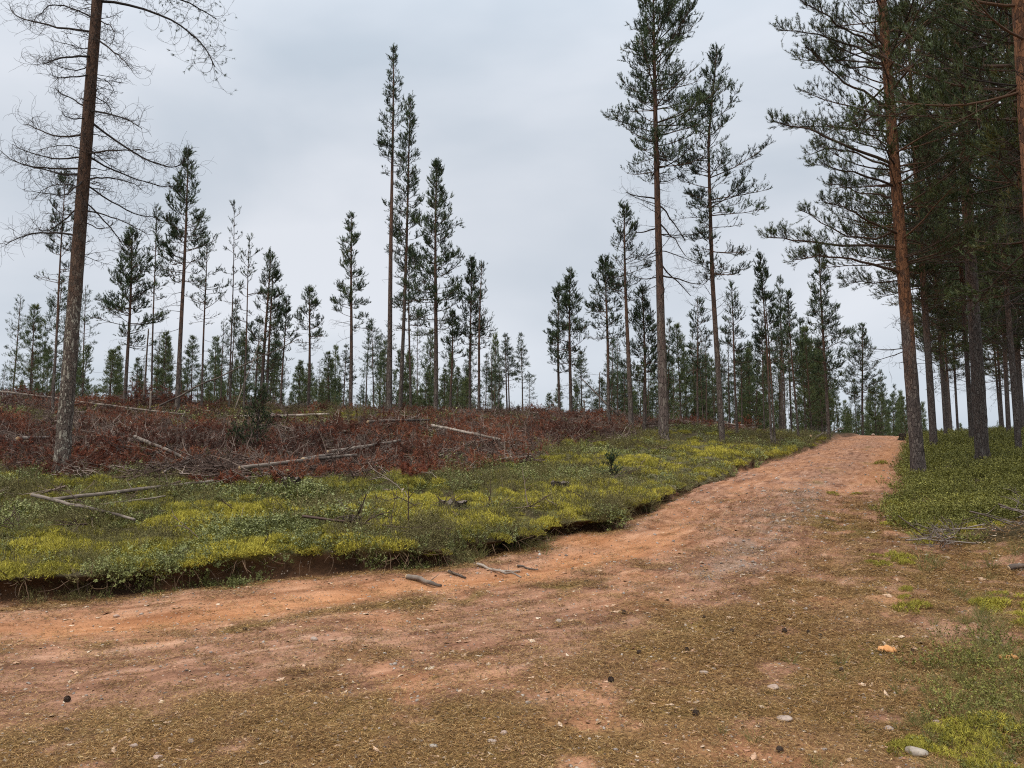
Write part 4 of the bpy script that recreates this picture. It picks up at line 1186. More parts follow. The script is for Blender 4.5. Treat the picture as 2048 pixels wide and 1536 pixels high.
# ---- the bare-limbed pine in the left foreground: every dead limb is a part of its own
def bare_pine():
    rng = np.random.default_rng(73)
    g = ground(122, 952)
    Y = g[1]
    top = at_depth(243, -620, Y)
    H = top[2] - g[2]
    path = trunk_path(H, (top[0] - g[0], 0.0), 0.01, rng)
    root = empty('bare_limbed_pine', g)
    tag(root, 'near pine with flaky grey bark and curling dead limbs, standing at far left', 'tree')
    obj('trunk', trunk_mesh(path, 0.235, H, M['bark_grey'], rng, 28, (0.12, 0.30), 0.35, True, 0.40), root)
    LIMBS = [((198, 3), (352, 44), (430, 134), 1), ((197, 0), (330, -10), (432, 38), 1), ((183, 65), (68, 44), (20, 15), 0), ((186, 40), (110, 5), (66, 45), 0), ((172, 112), (120, 118), (80, 128), 0),
        ((176, 146), (130, 158), (98, 150), 0), ((166, 237), (140, 235), (124, 223), 0), ((162, 267), (110, 272), (47, 248), 0), ((159, 315), (80, 312), (24, 288), 0), ((157, 337), (60, 332), (3, 303), 0),
        ((154, 359), (128, 388), (64, 382), 0), ((149, 403), (115, 450), (73, 460), 0), ((145, 474), (70, 466), (12, 490), 0), ((203, 75), (232, 105), (264, 140), 0), ((197, 152), (222, 172), (220, 192), 0),
        ((193, 223), (240, 232), (284, 257), 0), ((191, 271), (208, 275), (226, 281), 0), ((188, 308), (240, 305), (288, 298), 0), ((188, 311), (268, 358), (349, 372), 0), ((191, 240), (311, 326), (369, 318), 0),
        ((185, 335), (205, 338), (224, 334), 0), ((183, 366), (258, 420), (312, 434), 0), ((179, 400), (234, 470), (240, 505), 0), ((184, 359), (235, 362), (283, 380), 0), ((178, 420), (240, 440), (300, 470), 0),
        ((150, 380), (110, 372), (70, 395), 0), ((165, 215), (130, 190), (112, 175), 0), ((190, 100), (150, 95), (100, 80), 0), ((200, 40), (225, 60), (218, 92), 0), ((160, 300), (120, 290), (80, 300), 0),
        ((196, 190), (215, 215), (230, 250), 0), ((188, 290), (210, 320), (250, 345), 0), ((172, 440), (205, 455), (225, 440), 0), ((150, 350), (100, 345), (45, 330), 0), ((176, 130), (140, 140), (95, 112), 0)]
    for (p0, p1, p2, live) in LIMBS:
        dy = rng.normal(0, 0.35)
        a = at_depth(*p0, Y) - g; a = path_at(path, np.array([a[2]]))[0]
        m_ = at_depth(*p1, Y + dy) - g; e = at_depth(*p2, Y + dy * 1.8) - g
        t = np.linspace(0, 1, 12)[:, None]
        q = 2 * m_ - 0.5 * (a + e)
        P = (1 - t) ** 2 * a + 2 * t * (1 - t) * q + t * t * e
        w = np.cumsum(rng.normal(size=(12, 3)), 0); w = w - w[0] * (1 - t) - w[-1] * t
        P = P + w * 0.012
        Ln = np.linalg.norm(np.diff(P, axis=0), axis=1).sum()
        gg = Geo()
        V, F = tubes(P[None], (np.linspace(1, 0.3, 12) * (0.006 + 0.0080 * Ln))[None], 5)
        gg.add(V, F, rng.uniform(0, 0.4))
        P2, P3 = add_twigs(gg, P[None], np.array([Ln]), rng, 15 if live else 20, 1.9, 0.0038, 0.30, True)
        b = obj('branch', gg.mesh('branch', [M['twig']], True), root)
        if live:
            C = np.concatenate([P3[:, -1], P2[:, -1], P3[::2, -2]]); A = np.concatenate([P3[:, -1] - P3[:, -2], P2[:, -1] - P2[:, -2], P3[::2, -1] - P3[::2, -3]])
            far = (np.linalg.norm(C - a, axis=1) > 0.35 * Ln) & (rng.uniform(size=len(C)) < 0.55)
            C, A = C[far], A[far]
            V, F = needles(C, A, np.full(len(C), 0.05), 16, rng, 0.05, 0.006)
            ng = Geo(); ng.add(V, F, np.repeat(rng.uniform(0.2, 0.6, len(C)), 48))
            obj('needles', ng.mesh('needles', [M['needle']]), b)
    # fine dead twiggery close round the stem
    zlo, zhi = at_depth(160, 520, Y)[2] - g[2], at_depth(195, -30, Y)[2] - g[2]
    d = dead_limbs(path, (zlo, zhi), 140, 0.6, rng, (-0.4, 0.3), 0.75, 15, 2.2)
    obj('dead_twigs', d.mesh('dead_twigs', [M['twig']], True), root)
    # the living crown, above the picture
    limbs, need = crown(path, H, zhi + 0.6, 2.2, rng, 'far', prof=0.5, spacing=0.5, nb=3.4, keep=0.6, sec=8)
    obj('branches', limbs.mesh('branches', [M['limb']], True), root)
    obj('needles', need.mesh('needles', [M['needle']]), root)
bare_pine()

# ---- the dense stand right of the road
def stand_proto(seed, H, dbh, zc, R, lod, keep, azi=None, near=False, up=(0.16, 0.42), nmat='needle_stand', ls=None, **kw):
    rng = np.random.default_rng(seed)
    path = trunk_path(H, (rng.normal(0, 0.25), rng.normal(0, 0.25)), 0.04, rng)
    limbs, need = crown(path, H, zc, R, rng, lod, keep=keep, lscale=ls, **kw)
    dead = dead_limbs(path, (0.18 * H, zc + 1.5), 26, 1.4, rng, (-0.45, 0.35), 0.8, 5)
    tr = trunk_mesh(path, dbh, H, M['bark_stand'], rng, 24 if near else 12, up, 0.22, near, 0.5)
    return tr, limbs, need, dead

def road_pine():
    """the orange pine at the road edge, with long limbs over the road: each of those is a part"""
    rng = np.random.default_rng(83)
    g = ground(1838, 952)
    Y = g[1]
    top = at_depth(1728, -480, Y); H = top[2] - g[2]
    path = trunk_path(H, (top[0] - g[0], 0.0), 0.01, rng)
    root = empty('roadside_pine', g)
    tag(root, 'orange-barked pine at the right road edge, long limbs reaching over the road', 'tree')
    obj('trunk', trunk_mesh(path, 0.285, H, M['bark_orange'], rng, 28, (0.11, 0.24), 0.22, True, 0.45), root)
    zc = at_depth(1810, 520, Y)[2] - g[2]
    def ls(az, t): return np.where(np.cos(az) < 0, 0.85, 1.0)
    limbs, need = crown(path, H, zc, 2.6, rng, 'near', prof=0.20, spacing=0.42, nb=4.4, sec=11, keep=1.05, low_thin=0.55, lscale=ls, el=(-0.05, 0.8), tuft=0.10)
    obj('branches', limbs.mesh('branches', [M['limb']], True), root)
    obj('needles', need.mesh('needles', [M['needle_stand']]), root)
    d = dead_limbs(path, (2.5, zc + 1.2), 24, 1.3, rng, (-0.4, 0.3), 0.8, 6)
    obj('dead_branches', d.mesh('dead_branches', [M['twig']], True), root)
    ARMS = [((1770, 100), (1680, 55), (1600, 0), -0.5), ((1772, 120), (1660, 82), (1560, 60), 0.3), ((1778, 225), (1690, 150), (1610, 95), -0.2), ((1775, 130), (1700, 130), (1640, 95), 0.8),
            ((1785, 330), (1640, 275), (1545, 242), 0.2), ((1788, 375), (1700, 345), (1625, 330), -0.5), ((1795, 340), (1690, 300), (1615, 310), 1.0), ((1800, 495), (1650, 480), (1535, 475), 0.0),
            ((1800, 455), (1700, 470), (1600, 420), 0.5), ((1805, 550), (1690, 520), (1585, 520), -0.5), ((1803, 470), (1720, 430), (1650, 405), -0.9), ((1808, 560), (1740, 560), (1690, 565), 0.6), ((1790, 400), (1720, 380), (1660, 372), 0.9)]
    for p0, p1, p2, dy in ARMS:
        a = at_depth(*p0, Y) - g; a = path_at(path, np.array([a[2]]))[0]
        m_ = at_depth(*p1, Y + dy * 0.6) - g; e = at_depth(*p2, Y + dy) - g
        t = np.linspace(0, 1, 12)[:, None]
        q = 2 * m_ - 0.5 * (a + e)
        P = (1 - t) ** 2 * a + 2 * t * (1 - t) * q + t * t * e
        w = np.cumsum(rng.normal(size=(12, 3)), 0); w = w - w[0] * (1 - t) - w[-1] * t
        P = P + w * 0.03
        Ln = np.linalg.norm(np.diff(P, axis=0), axis=1).sum()
        gg, ng = Geo(), Geo()
        V, F = tubes(P[None], (np.linspace(1, 0.25, 12) * (0.008 + 0.0095 * Ln))[None], 6)
        gg.add(V, F, 0.2)
        # side sprays, mostly on the outer half and lifting upward
        n = int(Ln * 19)
        s = rng.uniform(0.25, 0.99, n) ** 0.75 * 10.999
        i0 = s.astype(int); fr = (s - i0)[:, None]
        S2 = P[i0] * (1 - fr) + P[i0 + 1] * fr
        tan = nrm(P[i0 + 1] - P[i0])
        side = nrm(np.cross(tan, (0, 0, 1.0))) * rng.choice([-1, 1], n)[:, None]
        D2 = tan * 0.8 + side * 0.6 + np.stack([np.zeros(n), np.zeros(n), rng.normal(0.30, 0.38, n)], 1)
        L2 = np.clip(0.75 - 0.45 * s / 11, 0.2, 1) * rng.uniform(0.35, 1.0, n)
        P2 = bend_lines(S2, D2, L2, 6, rng, 0.8, 0.7, 0.25)
        V, F = tubes(P2, np.tile(np.linspace(0.0055, 0.0022, 6), (n, 1)), 3); gg.add(V, F, np.repeat(rng.uniform(0, .6, n), 18))
        own = np.repeat(np.arange(n), np.maximum(2, (L2 / 0.085).astype(int)))
        s3 = rng.uniform(0.3, 0.98, len(own)) * 4.999; j0 = s3.astype(int); f3 = (s3 - j0)[:, None]
        S3 = P2[own, j0] * (1 - f3) + P2[own, j0 + 1] * f3
        D3 = nrm(P2[own, j0 + 1] - P2[own, j0]) + rng.normal(size=(len(own), 3)) * 0.5 + (0, 0, 0.35)
        P3 = bend_lines(S3, D3, rng.uniform(0.06, 0.16, len(own)), 3, rng, 0.4, 0.3, 0.2)
        V, F = tubes(P3[:, ::2], np.tile(np.array([0.0026, 0.0016]), (len(own), 1)), 3); gg.add(V, F, np.repeat(rng.uniform(0, .6, len(own)), 6))
        C = np.concatenate([P3[:, 2], P2[:, -1], P2[:, -2], P[-1:]]); A = np.concatenate([P3[:, 2] - P3[:, 1], P2[:, -1] - P2[:, -2], P2[:, -1] - P2[:, -3], P[-1:] - P[-2:-1]])
        k = rng.uniform(size=len(C)) < 0.9
        C, A = C[k], nrm(A[k]) + (0, 0, 0.2)
        V, F = needles(C, A, 0.10 * rng.uniform(0.7, 1.2, len(C)), 17, rng, 0.062, 0.0082)
        ng.add(V, F, np.repeat(np.clip(rng.normal(0.36, 0.14, len(C)), 0, 1), 51))
        b = obj('branch', gg.mesh('branch', [M['limb']], True), root)
        obj('needles', ng.mesh('needles', [M['needle_stand']]), b)
road_pine()

PROTO = []
for i, (H, dbh, zc, R, lod, keep, pr) in enumerate([(17.0, 0.30, 5.0, 2.5, 'near', 1.1, 0.15), (16.0, 0.235, 4.8, 2.3, 'mid', 1.2, 0.15), (15.0, 0.19, 4.6, 2.2, 'mid', 1.2, 0.20), (16.5, 0.165, 4.0, 2.1, 'mid', 1.2, 0.15)]):
    tr, li, ne, de = stand_proto(900 + i, H, dbh, zc, R, lod, keep, near=(i == 0), prof=pr, spacing=0.42, nb=4.6, sec=10, low_thin=0.5, tuft=0.14)
    PROTO.append((tr, li.mesh('branches', [M['limb']], True), ne.mesh('needles', [M['needle_stand']]), de.mesh('dead_branches', [M['twig']], True), H))

def stand_tree(x, y, k, rng, label, group, sc=1.0, rz=None, lean=0.0):
    tr, li, ne, de, H = PROTO[k]
    root = empty('pine_tree', (x, y, hz(x, y)))
    tag(root, label, 'tree', group)
    root.rotation_euler = (rng.normal(0, 0.012), lean + rng.normal(0, 0.012), rng.uniform(0, 6.283) if rz is None else rz)
    root.scale = (sc, sc, sc * rng.uniform(0.95, 1.08))
    for n, me in (('trunk', tr), ('branches', li), ('needles', ne), ('dead_branches', de)):
        obj(n, me, root)
    return root

ORD = ['first', 'second', 'third', 'fourth', 'fifth', 'sixth', 'seventh', 'eighth', 'ninth', 'tenth', 'eleventh', 'twelfth', 'thirteenth', 'fourteenth', 'fifteenth', 'sixteenth', 'seventeenth', 'eighteenth', 'nineteenth', 'twentieth'] + ['twenty-' + w for w in ('first', 'second', 'third', 'fourth', 'fifth', 'sixth', 'seventh', 'eighth', 'ninth')] + ['thirtieth'] + ['thirty-' + w for w in ('first', 'second', 'third', 'fourth', 'fifth', 'sixth', 'seventh', 'eighth', 'ninth')] + ['fortieth']

def stand():
    rng = np.random.default_rng(97)
    G = 'pines of the dense stand right of the road'
    taken = []
    def put(u, v, k, label, sc=1.0, Y=None, rz=None, lean=0.0):
        g = ground(u, v) if Y is None else np.array([at_depth(u, 900, Y)[0], Y, 0])
        taken.append((g[0], g[1]))
        return stand_tree(g[0], g[1], k, rng, label, G, sc, rz, lean)
    put(1868, 897, 1, 'pine standing just behind the orange roadside pine, trunk half grey half orange', 1.0, None, 0.4)
    put(1965, 922, 0, 'dark thick pine trunk rising from the bilberry right of the roadside pine', 1.0, None, 2.0)
    put(1944, 884, 3, 'pine trunk close behind the dark thick pine', 1.0)
    put(1892, 876, 3, 'thin orange pine stem between the two roadside trunks and the dark pine', 0.95)
    put(2038, 905, 3, 'slim dark pine at the right edge of the picture behind the near orange trunk', 1.0)
    g = np.array([at_depth(2122, 1040, 9.3)[0], 9.3])
    taken.append((g[0], g[1]))
    nearest = stand_tree(g[0], g[1], 0, rng, 'nearest pine, its orange flaky trunk cut off by the right picture edge', G, 1.13, 1.0)
    r2 = np.random.default_rng(900)
    pth = trunk_path(17.0, (r2.normal(0, 0.25), r2.normal(0, 0.25)), 0.04, r2)
    for c in nearest.children:
        if c.data is PROTO[0][0]: c.data = trunk_mesh(pth, 0.31, 17.0, M['bark_orange'], r2, 28, (0.06, 0.16), 0.22, True, 0.5)
    # the rest of the stand, spaced as a planted pine wood
    cand = []
    tries = 0
    while len(cand) < 58 and tries < 9000:
        tries += 1
        y = rng.uniform(10, 84)
        x = rng.uniform(4, 0.86 * y + 6)
        dr = float(right_d(np.array([x]), np.array([y]))[0])
        if dr < 1.6: continue
        u = CX + F_PX * x / y
        if y < 22 and u < 2060: continue
        if min([math.hypot(x - a, y - b) for a, b in taken] + [99]) < 2.6 + 0.022 * y: continue
        if u > 2190: continue
        taken.append((x, y)); cand.append((u, x, y))
    rows = {'front': [], 'middle': [], 'rearmost': []}
    for c in cand: rows['front' if c[2] < 34 else 'middle' if c[2] < 56 else 'rearmost'].append(c)
    for rn, lst in rows.items():
        vis = sorted([c for c in lst if c[0] < 2056]); off = [c for c in lst if c[0] >= 2056]
        for i, (u, x, y) in enumerate(vis):
            stand_tree(x, y, int(rng.integers(1, 4)), rng, ORD[i] + ' trunk from the road in the ' + rn + ' rows of the right-hand pine stand', G, rng.uniform(0.85, 1.1))
        for i, (u, x, y) in enumerate(sorted(off)):
            if y < 36: stand_tree(x, y, int(rng.integers(1, 4)), rng, 'pine just outside the right picture edge, ' + ORD[i] + ' of the ' + rn + ' rows', G, rng.uniform(0.85, 1.1))
stand()

# ---- the young wood behind the rise
YP = []
for i, (H, dbh, zcf, R, kw, nm) in enumerate([
        (6.5, 0.10, 0.08, 1.15, dict(prof=.75, spacing=.30, nb=5.5, keep=1.0, low_thin=.8), 'needle_young_hazed'),
        (7.5, 0.11, 0.15, 1.25, dict(prof=.65, spacing=.34, nb=5.0, keep=.95, low_thin=.7), 'needle_young_hazed'),
        (9.0, 0.12, 0.35, 1.00, dict(prof=.60, spacing=.36, nb=4.4, keep=.8), 'needle'),
        (10.0, 0.13, 0.45, 0.90, dict(prof=.45, spacing=.42, nb=3.4, keep=.55), 'needle'),
        (9.0, 0.10, 0.40, 0.75, dict(prof=.45, spacing=.42, nb=3.2, keep=.45), 'needle'),
        (5.0, 0.08, 0.05, 0.95, dict(prof=.85, spacing=.26, nb=6.0, keep=1.0, low_thin=.9, el=(-.25, .6), upbend=.2), 'needle_young_hazed')]):
    rng = np.random.default_rng(1200 + i)
    path = trunk_path(H, (rng.normal(0, .15), rng.normal(0, .15)), 0.03, rng)
    li, ne = crown(path, H, zcf * H, R, rng, 'far', **kw)
    tr = trunk_mesh(path, dbh, H, M['bark_mid'], rng, 6, (0.2, 0.6), 0.1, False, 0.8)
    de = dead_limbs(path, (0.1 * H, max(zcf * H, 0.2 * H) + 0.5), 8, 0.8, rng, twigs=2) if zcf > 0.2 else None
    YP.append((tr, li.mesh('branches', [M['limb']], True), ne.mesh('needles', [M[nm]]), de.mesh('dead_branches', [M['twig']], True) if de else None, H))

ANCH = sorted([(122, 'the bare-limbed foreground pine'), (255, 'the dense dark left pine'), (366, 'the tall reddish pine'), (465, 'the whip-thin pine'), (530, 'the double-stemmed pine'), (620, 'the arrow-crowned pine'), (704, 'the tiered pine'), (782, 'the tallest central pine'), (874, 'the broad pointed pine'), (950, 'the narrow dense pine'), (1130, 'the close pair of pines'), (1257, 'the airy open pine'), (1322, 'the great roadside pine'), (1432, 'the leaning feathery pine'), (1535, 'the two-stemmed roadside pine'), (1645, 'the pointed crest pine'), (1722, 'the last pine before the crest')])

def young_wood():
    rng = np.random.default_rng(131)
    items = []
    FIX = [(40, 590, 46, 3), (75, 612, 44, 1), (120, 555, 46, 2), (170, 690, 40, 0), (182, 575, 46, 3), (222, 700, 42, 1), (228, 700, 44, 0), (330, 668, 36, 5), (390, 675, 44, 1), (470, 600, 44, 2), (450, 640, 52, 3), (515, 640, 44, 4), (545, 720, 40, 1), (600, 720, 46, 0), (662, 705, 40, 1), (640, 720, 50, 4),
           (690, 690, 44, 2), (735, 640, 46, 4), (752, 640, 44, 2), (775, 640, 50, 3), (806, 700, 44, 0), (838, 640, 50, 4), (850, 750, 48, 5), (888, 740, 44, 1), (915, 735, 46, 0), (935, 760, 50, 5), (985, 685, 44, 4), (1015, 668, 42, 2), (1020, 672, 46, 3), (1045, 668, 40, 2), (1060, 745, 50, 4), (1098, 790, 60, 5), (1162, 705, 40, 1), (1203, 758, 36, 5), (1235, 745, 46, 4), (1245, 720, 52, 2),
           (1330, 640, 42, 2), (1358, 650, 42, 1), (1370, 700, 44, 0), (1345, 720, 48, 4), (1408, 680, 46, 3), (1425, 720, 52, 1), (1452, 660, 48, 4), (1478, 690, 46, 2), (1498, 700, 50, 1), (1520, 640, 46, 2), (1552, 560, 42, 2), (1560, 640, 46, 3), (1572, 620, 48, 4), (1600, 640, 46, 2), (1612, 650, 50, 4), (1628, 700, 56, 1), (1668, 640, 46, 2), (1683, 655, 44, 1), (1700, 700, 48, 0), (1697, 640, 52, 2), (1745, 760, 70, 1), (1760, 740, 78, 2), (1780, 790, 84, 1), (1798, 782, 88, 0), (1815, 790, 92, 2), (1735, 780, 84, 1), (1772, 800, 96, 2), (1708, 760, 66, 1), (1755, 785, 74, 0), (1790, 770, 100, 2), (1806, 795, 76, 1)]
    for u, vt, Y, k in FIX: items.append((u, vt, Y, k))
    for i in range(96):                       # infill, thicker on the left and towards the road crest
        r = rng.uniform()
        u = rng.uniform(-20, 1000) if r < 0.52 else rng.uniform(1215, 1700) if r < 0.90 else rng.uniform(1000, 1215)
        low = 1000 < u < 1215
        vt = rng.uniform(745, 795) if low else rng.uniform(655, 780)
        Y = rng.uniform(56, 90) if low else rng.uniform(42, 84)
        k = int(rng.choice([0, 1, 2, 3, 4, 5], p=[.12, .14, .22, .2, .22, .1]))
        items.append((u, vt, Y, k))
    items.sort()
    cnt = {}
    for (u, vt, Y, k) in items:
        top = at_depth(u, vt, Y); x = top[0]
        if left_d(np.array([x]), np.array([Y]))[0] < 0.8:
            x = x if Y > 68 else x - 2.0
        z = hz(x, Y)
        H = max(top[2] - z, 1.5)
        tr, li, ne, de, H0 = YP[k]
        prev = [a for a in ANCH if a[0] <= u]
        if prev: key = prev[-1]; side = 'right of '
        else: key = ANCH[0]; side = 'left of '
        kindw = ['bushy young pine', 'green young pine', 'slender pine', 'thin-crowned pine', 'spindly pine', 'small spruce-shaped tree'][k]
        c = cnt.get((key, side, k), 0); cnt[(key, side, k)] = c + 1
        label = ('' if c == 0 else ORD[c] + ' ') + kindw + ' in the background wood ' + side + key[1]
        root = empty('background_pine', (x, Y, z)); tag(root, label, 'tree', 'young wood behind the rise')
        sz = H / H0; sx = sz ** 0.5 if sz < 1.6 else 1.25
        root.scale = (sx * rng.uniform(.85, 1.15), sx * rng.uniform(.85, 1.15), sz)
        root.rotation_euler = (rng.normal(0, .015), rng.normal(0, .015), rng.uniform(0, 6.283))
        obj('trunk', tr, root); obj('branches', li, root); obj('needles', ne, root)
        if de: obj('dead_branches', de, root)
young_wood()

# ---- the wood beyond, one mass: too far and too many to tell apart
def far_wood():
    rng = np.random.default_rng(151)
    n = 560
    y = rng.uniform(95, 330, n); x = rng.uniform(-1.0, 1.05, n) * y * 0.85
    u = rng.uniform(-80, 1700, 420); yn = rng.uniform(52, 100, 420)
    k = ~((u > 1005) & (u < 1215)) | (yn > 82)
    x = np.concatenate([x, ((u - CX) / F_PX * yn)[k]]); y = np.concatenate([y, yn[k]])
    ue = rng.uniform(1690, 1850, 90); ye = rng.uniform(80, 135, 90)
    x = np.concatenate([x, (ue - CX) / F_PX * ye]); y = np.concatenate([y, ye])
    ok = (left_d(x, y) > 1.5) | (right_d(x, y) > 1.5) | (y > 150)
    x, y = x[ok], y[ok]
    z = height(x, y)
    n = len(x)
    idx = rng.choice([0, 1, 2, 3, 4, 5], n, p=[.26, .24, .18, .08, .10, .14])
    s = rng.uniform(0.55, 1.05, n) * np.where(y > 100, 1.25, 1.0) * np.where(idx > 1, 0.72, 1.0)
    sx = s * rng.uniform(0.75, 1.05, n)
    yaw = rng.uniform(0, 6.28, n)
    two = lambda a: np.concatenate([a, a])
    rot = np.stack([np.zeros(2 * n), np.zeros(2 * n), two(yaw)], 1)
    scatter('distant_wood', 'low far-off band of young trees behind the rise', 'wood', np.stack([two(x), two(y), two(z)], 1), rot, np.stack([two(sx), two(sx), two(s)], 1), np.concatenate([idx, idx + 6]), rng.uniform(0, 1, 2 * n), [p[2] for p in YP] + [p[0] for p in YP])
far_wood()

# ------------------------------------------------------------------ felling slash on the rise
RED = tint_mat('rust_red_dry_needles', [(0.0, (0.030, 0.014, 0.010)), (0.4, (0.120, 0.042, 0.024)), (0.75, (0.24, 0.078, 0.038)), (1.0, (0.40, 0.17, 0.078))], 0.8, inst=0.55)
REDH = tint_mat('rust_red_heap_needles', [(0.0, (0.045, 0.016, 0.010)), (0.4, (0.150, 0.042, 0.022)), (0.75, (0.27, 0.078, 0.036)), (1.0, (0.40, 0.15, 0.062))], 0.8)
STICK = tint_mat('weathered_sticks', [(0.0, (0.032, 0.020, 0.015)), (0.35, (0.105, 0.066, 0.050)), (0.7, (0.34, 0.26, 0.21)), (1.0, (0.62, 0.53, 0.45))], 0.85, inst=0.6)
STICKH = tint_mat('heap_sticks', [(0.0, (0.040, 0.030, 0.026)), (0.45, (0.12, 0.09, 0.078)), (0.8, (0.28, 0.23, 0.19)), (1.0, (0.42, 0.37, 0.32))], 0.85)

def stick_geo(rng, L, flat=0.25, r=0.007, tw=6.0):
    g = Geo()
    D = np.array([[1.0, 0, rng.normal(0, 0.08)]])
    P = bend_lines(np.array([[-L / 2, 0, 0.03]]), D, np.array([L]), 9, rng, 0.5, 0.0, 0.22)
    P[..., 2] = 0.03 + (P[..., 2] - 0.03) * 0.5
    V, F = tubes(P, (np.linspace(1, 0.3, 9) * r)[None], 4); g.add(V, F, rng.uniform(0.4, 0.7))
    n = max(2, int(L * tw))
    s = rng.uniform(0.15, 0.98, n) * 7.999; i0 = s.astype(int)
    S2 = P[0, i0]; tan = nrm(P[0, i0 + 1] - P[0, i0])
    D2 = tan * 0.8 + rng.normal(size=(n, 3)) * (0.8, 0.8, flat + 0.15) + (0, 0, 0.12)
    L2 = L * rng.uniform(0.15, 0.45, n)
    P2 = bend_lines(S2, D2, L2, 6, rng, 0.9, 0.1, 0.3)
    P2[..., 2] = np.maximum(P2[..., 2], 0.0)
    V, F = tubes(P2[:, [0, 1, 3, 5]], np.tile(np.linspace(0.6, 0.25, 4) * r, (n, 1)), 3); g.add(V, F, np.repeat(rng.uniform(0.2, 0.8, n), 12))
    own = np.repeat(np.arange(n), 2)
    j = rng.integers(1, 5, len(own))
    D3 = nrm(P2[own, j + 1] - P2[own, j]) + rng.normal(size=(len(own), 3)) * 0.6
    P3 = bend_lines(P2[own, j], D3, L2[own] * rng.uniform(0.25, 0.6, len(own)), 5, rng, 1.0, 0.1, 0.3)
    V, F = tubes(P3[:, ::2], np.tile(np.linspace(0.35, 0.18, 3) * r, (len(own), 1)), 3); g.add(V, F, np.repeat(rng.uniform(0.2, 0.8, len(own)), 9))
    return g, P, P2, P3

def red_geo(rng, L):
    g, P, P2, P3 = stick_geo(rng, L, 0.5, 0.006, 9.0)
    C = np.concatenate([P2[:, 2:].reshape(-1, 3), P3[:, 1:].reshape(-1, 3)])
    A = np.concatenate([np.gradient(P2, axis=1)[:, 2:].reshape(-1, 3), np.gradient(P3, axis=1)[:, 1:].reshape(-1, 3)])
    k = rng.uniform(size=len(C)) < 0.8
    C, A = C[k], A[k]
    V, F = needles(C, A, np.full(len(C), 0.08), 9, rng, 0.06, 0.009, (0.4, 1.1))
    ng = Geo(); ng.add(V, F, np.repeat(np.clip(rng.normal(0.45, 0.2, len(C)), 0, 1), 27))
    return g, ng

def merge_mesh(name, parts, mats):
    V, F, A, I, n = [], [], [], [], 0
    for mi, g in enumerate(parts):
        v = np.concatenate(g.v); f = np.concatenate(g.f)
        V.append(v); F.append(f + n); A.append(np.concatenate(g.a)); I.append(np.full(len(f), mi)); n += len(v)
    return build_mesh(name, np.concatenate(V), np.concatenate(F), {'tint': ('FLOAT', np.concatenate(A))}, mats, False, np.concatenate(I))

def put_slash():
    rng = np.random.default_rng(301)
    x, y = wedge(11000, 8.0, 42, rng, 0.80, 3)
    x2, y2 = wedge(9000, 18.0, 42, rng, 0.80, 3); x, y = np.concatenate([x, x2]), np.concatenate([y, y2])
    sl = slash_mask(x, y)
    k = (rng.uniform(size=len(x)) < np.clip(sl * 1.0, 0, 1) * smooth(0.25, 0.5, fbm(x * 0.6, y * 0.6, 311, 3) + 0.1) + 0.03 * (left_d(x, y) > 0.5))
    k &= left_d(x, y) > 0.25
    x, y = x[k], y[k]
    z = height(x, y) + rng.uniform(-0.03, 0.12, len(x)) * slash_mask(x, y)
    s = rng.uniform(0.4, 1.15, len(x))
    sticks = [stick_geo(np.random.default_rng(320 + i), 1.3, 0.25, 0.016)[0].mesh('stick_piece', [STICK]) for i in range(7)]
    scatter('felling_slash', 'grey-brown dead sticks and twigs littering the clear-cut rise', 'sticks', np.stack([x, y, z], 1), yaw_rot(len(x), rng, 0.16), np.stack([s, s, s], 1), rng.integers(0, 7, len(x)), np.clip(rng.beta(0.8, 2.3, len(x)), 0, 1), sticks)
    x, y = wedge(12000, 8.5, 42, rng, 0.80, 3)
    x2, y2 = wedge(9000, 20.0, 42, rng, 0.80, 3); x, y = np.concatenate([x, x2]), np.concatenate([y, y2])
    sl = slash_mask(x, y)
    cl = fbm(x * 0.55, y * 0.55, 331, 3)
    k = rng.uniform(size=len(x)) < sl * smooth(0.38, 0.58, cl)
    x, y, cl = x[k], y[k], cl[k]
    z = height(x, y) + rng.uniform(-0.02, 0.16, len(x))
    s = rng.uniform(0.4, 1.0, len(x))
    reds = []
    for i in range(6):
        g, ng = red_geo(np.random.default_rng(340 + i), 0.8)
        reds.append(merge_mesh('red_spray_piece', [g, ng], [STICK, RED]))
    ct = np.clip(0.56 + 2.2 * (fbm(x * 0.35, y * 0.35, 337, 2) - 0.5) + rng.normal(0, 0.15, len(x)), 0, 1)
    scatter('red_slash', 'rust-red dried pine sprays left from the felling on the rise', 'branches', np.stack([x, y, z], 1), yaw_rot(len(x), rng, 0.3), np.stack([s, s, s * 1.1], 1), rng.integers(0, 6, len(x)), ct, reds)
put_slash()

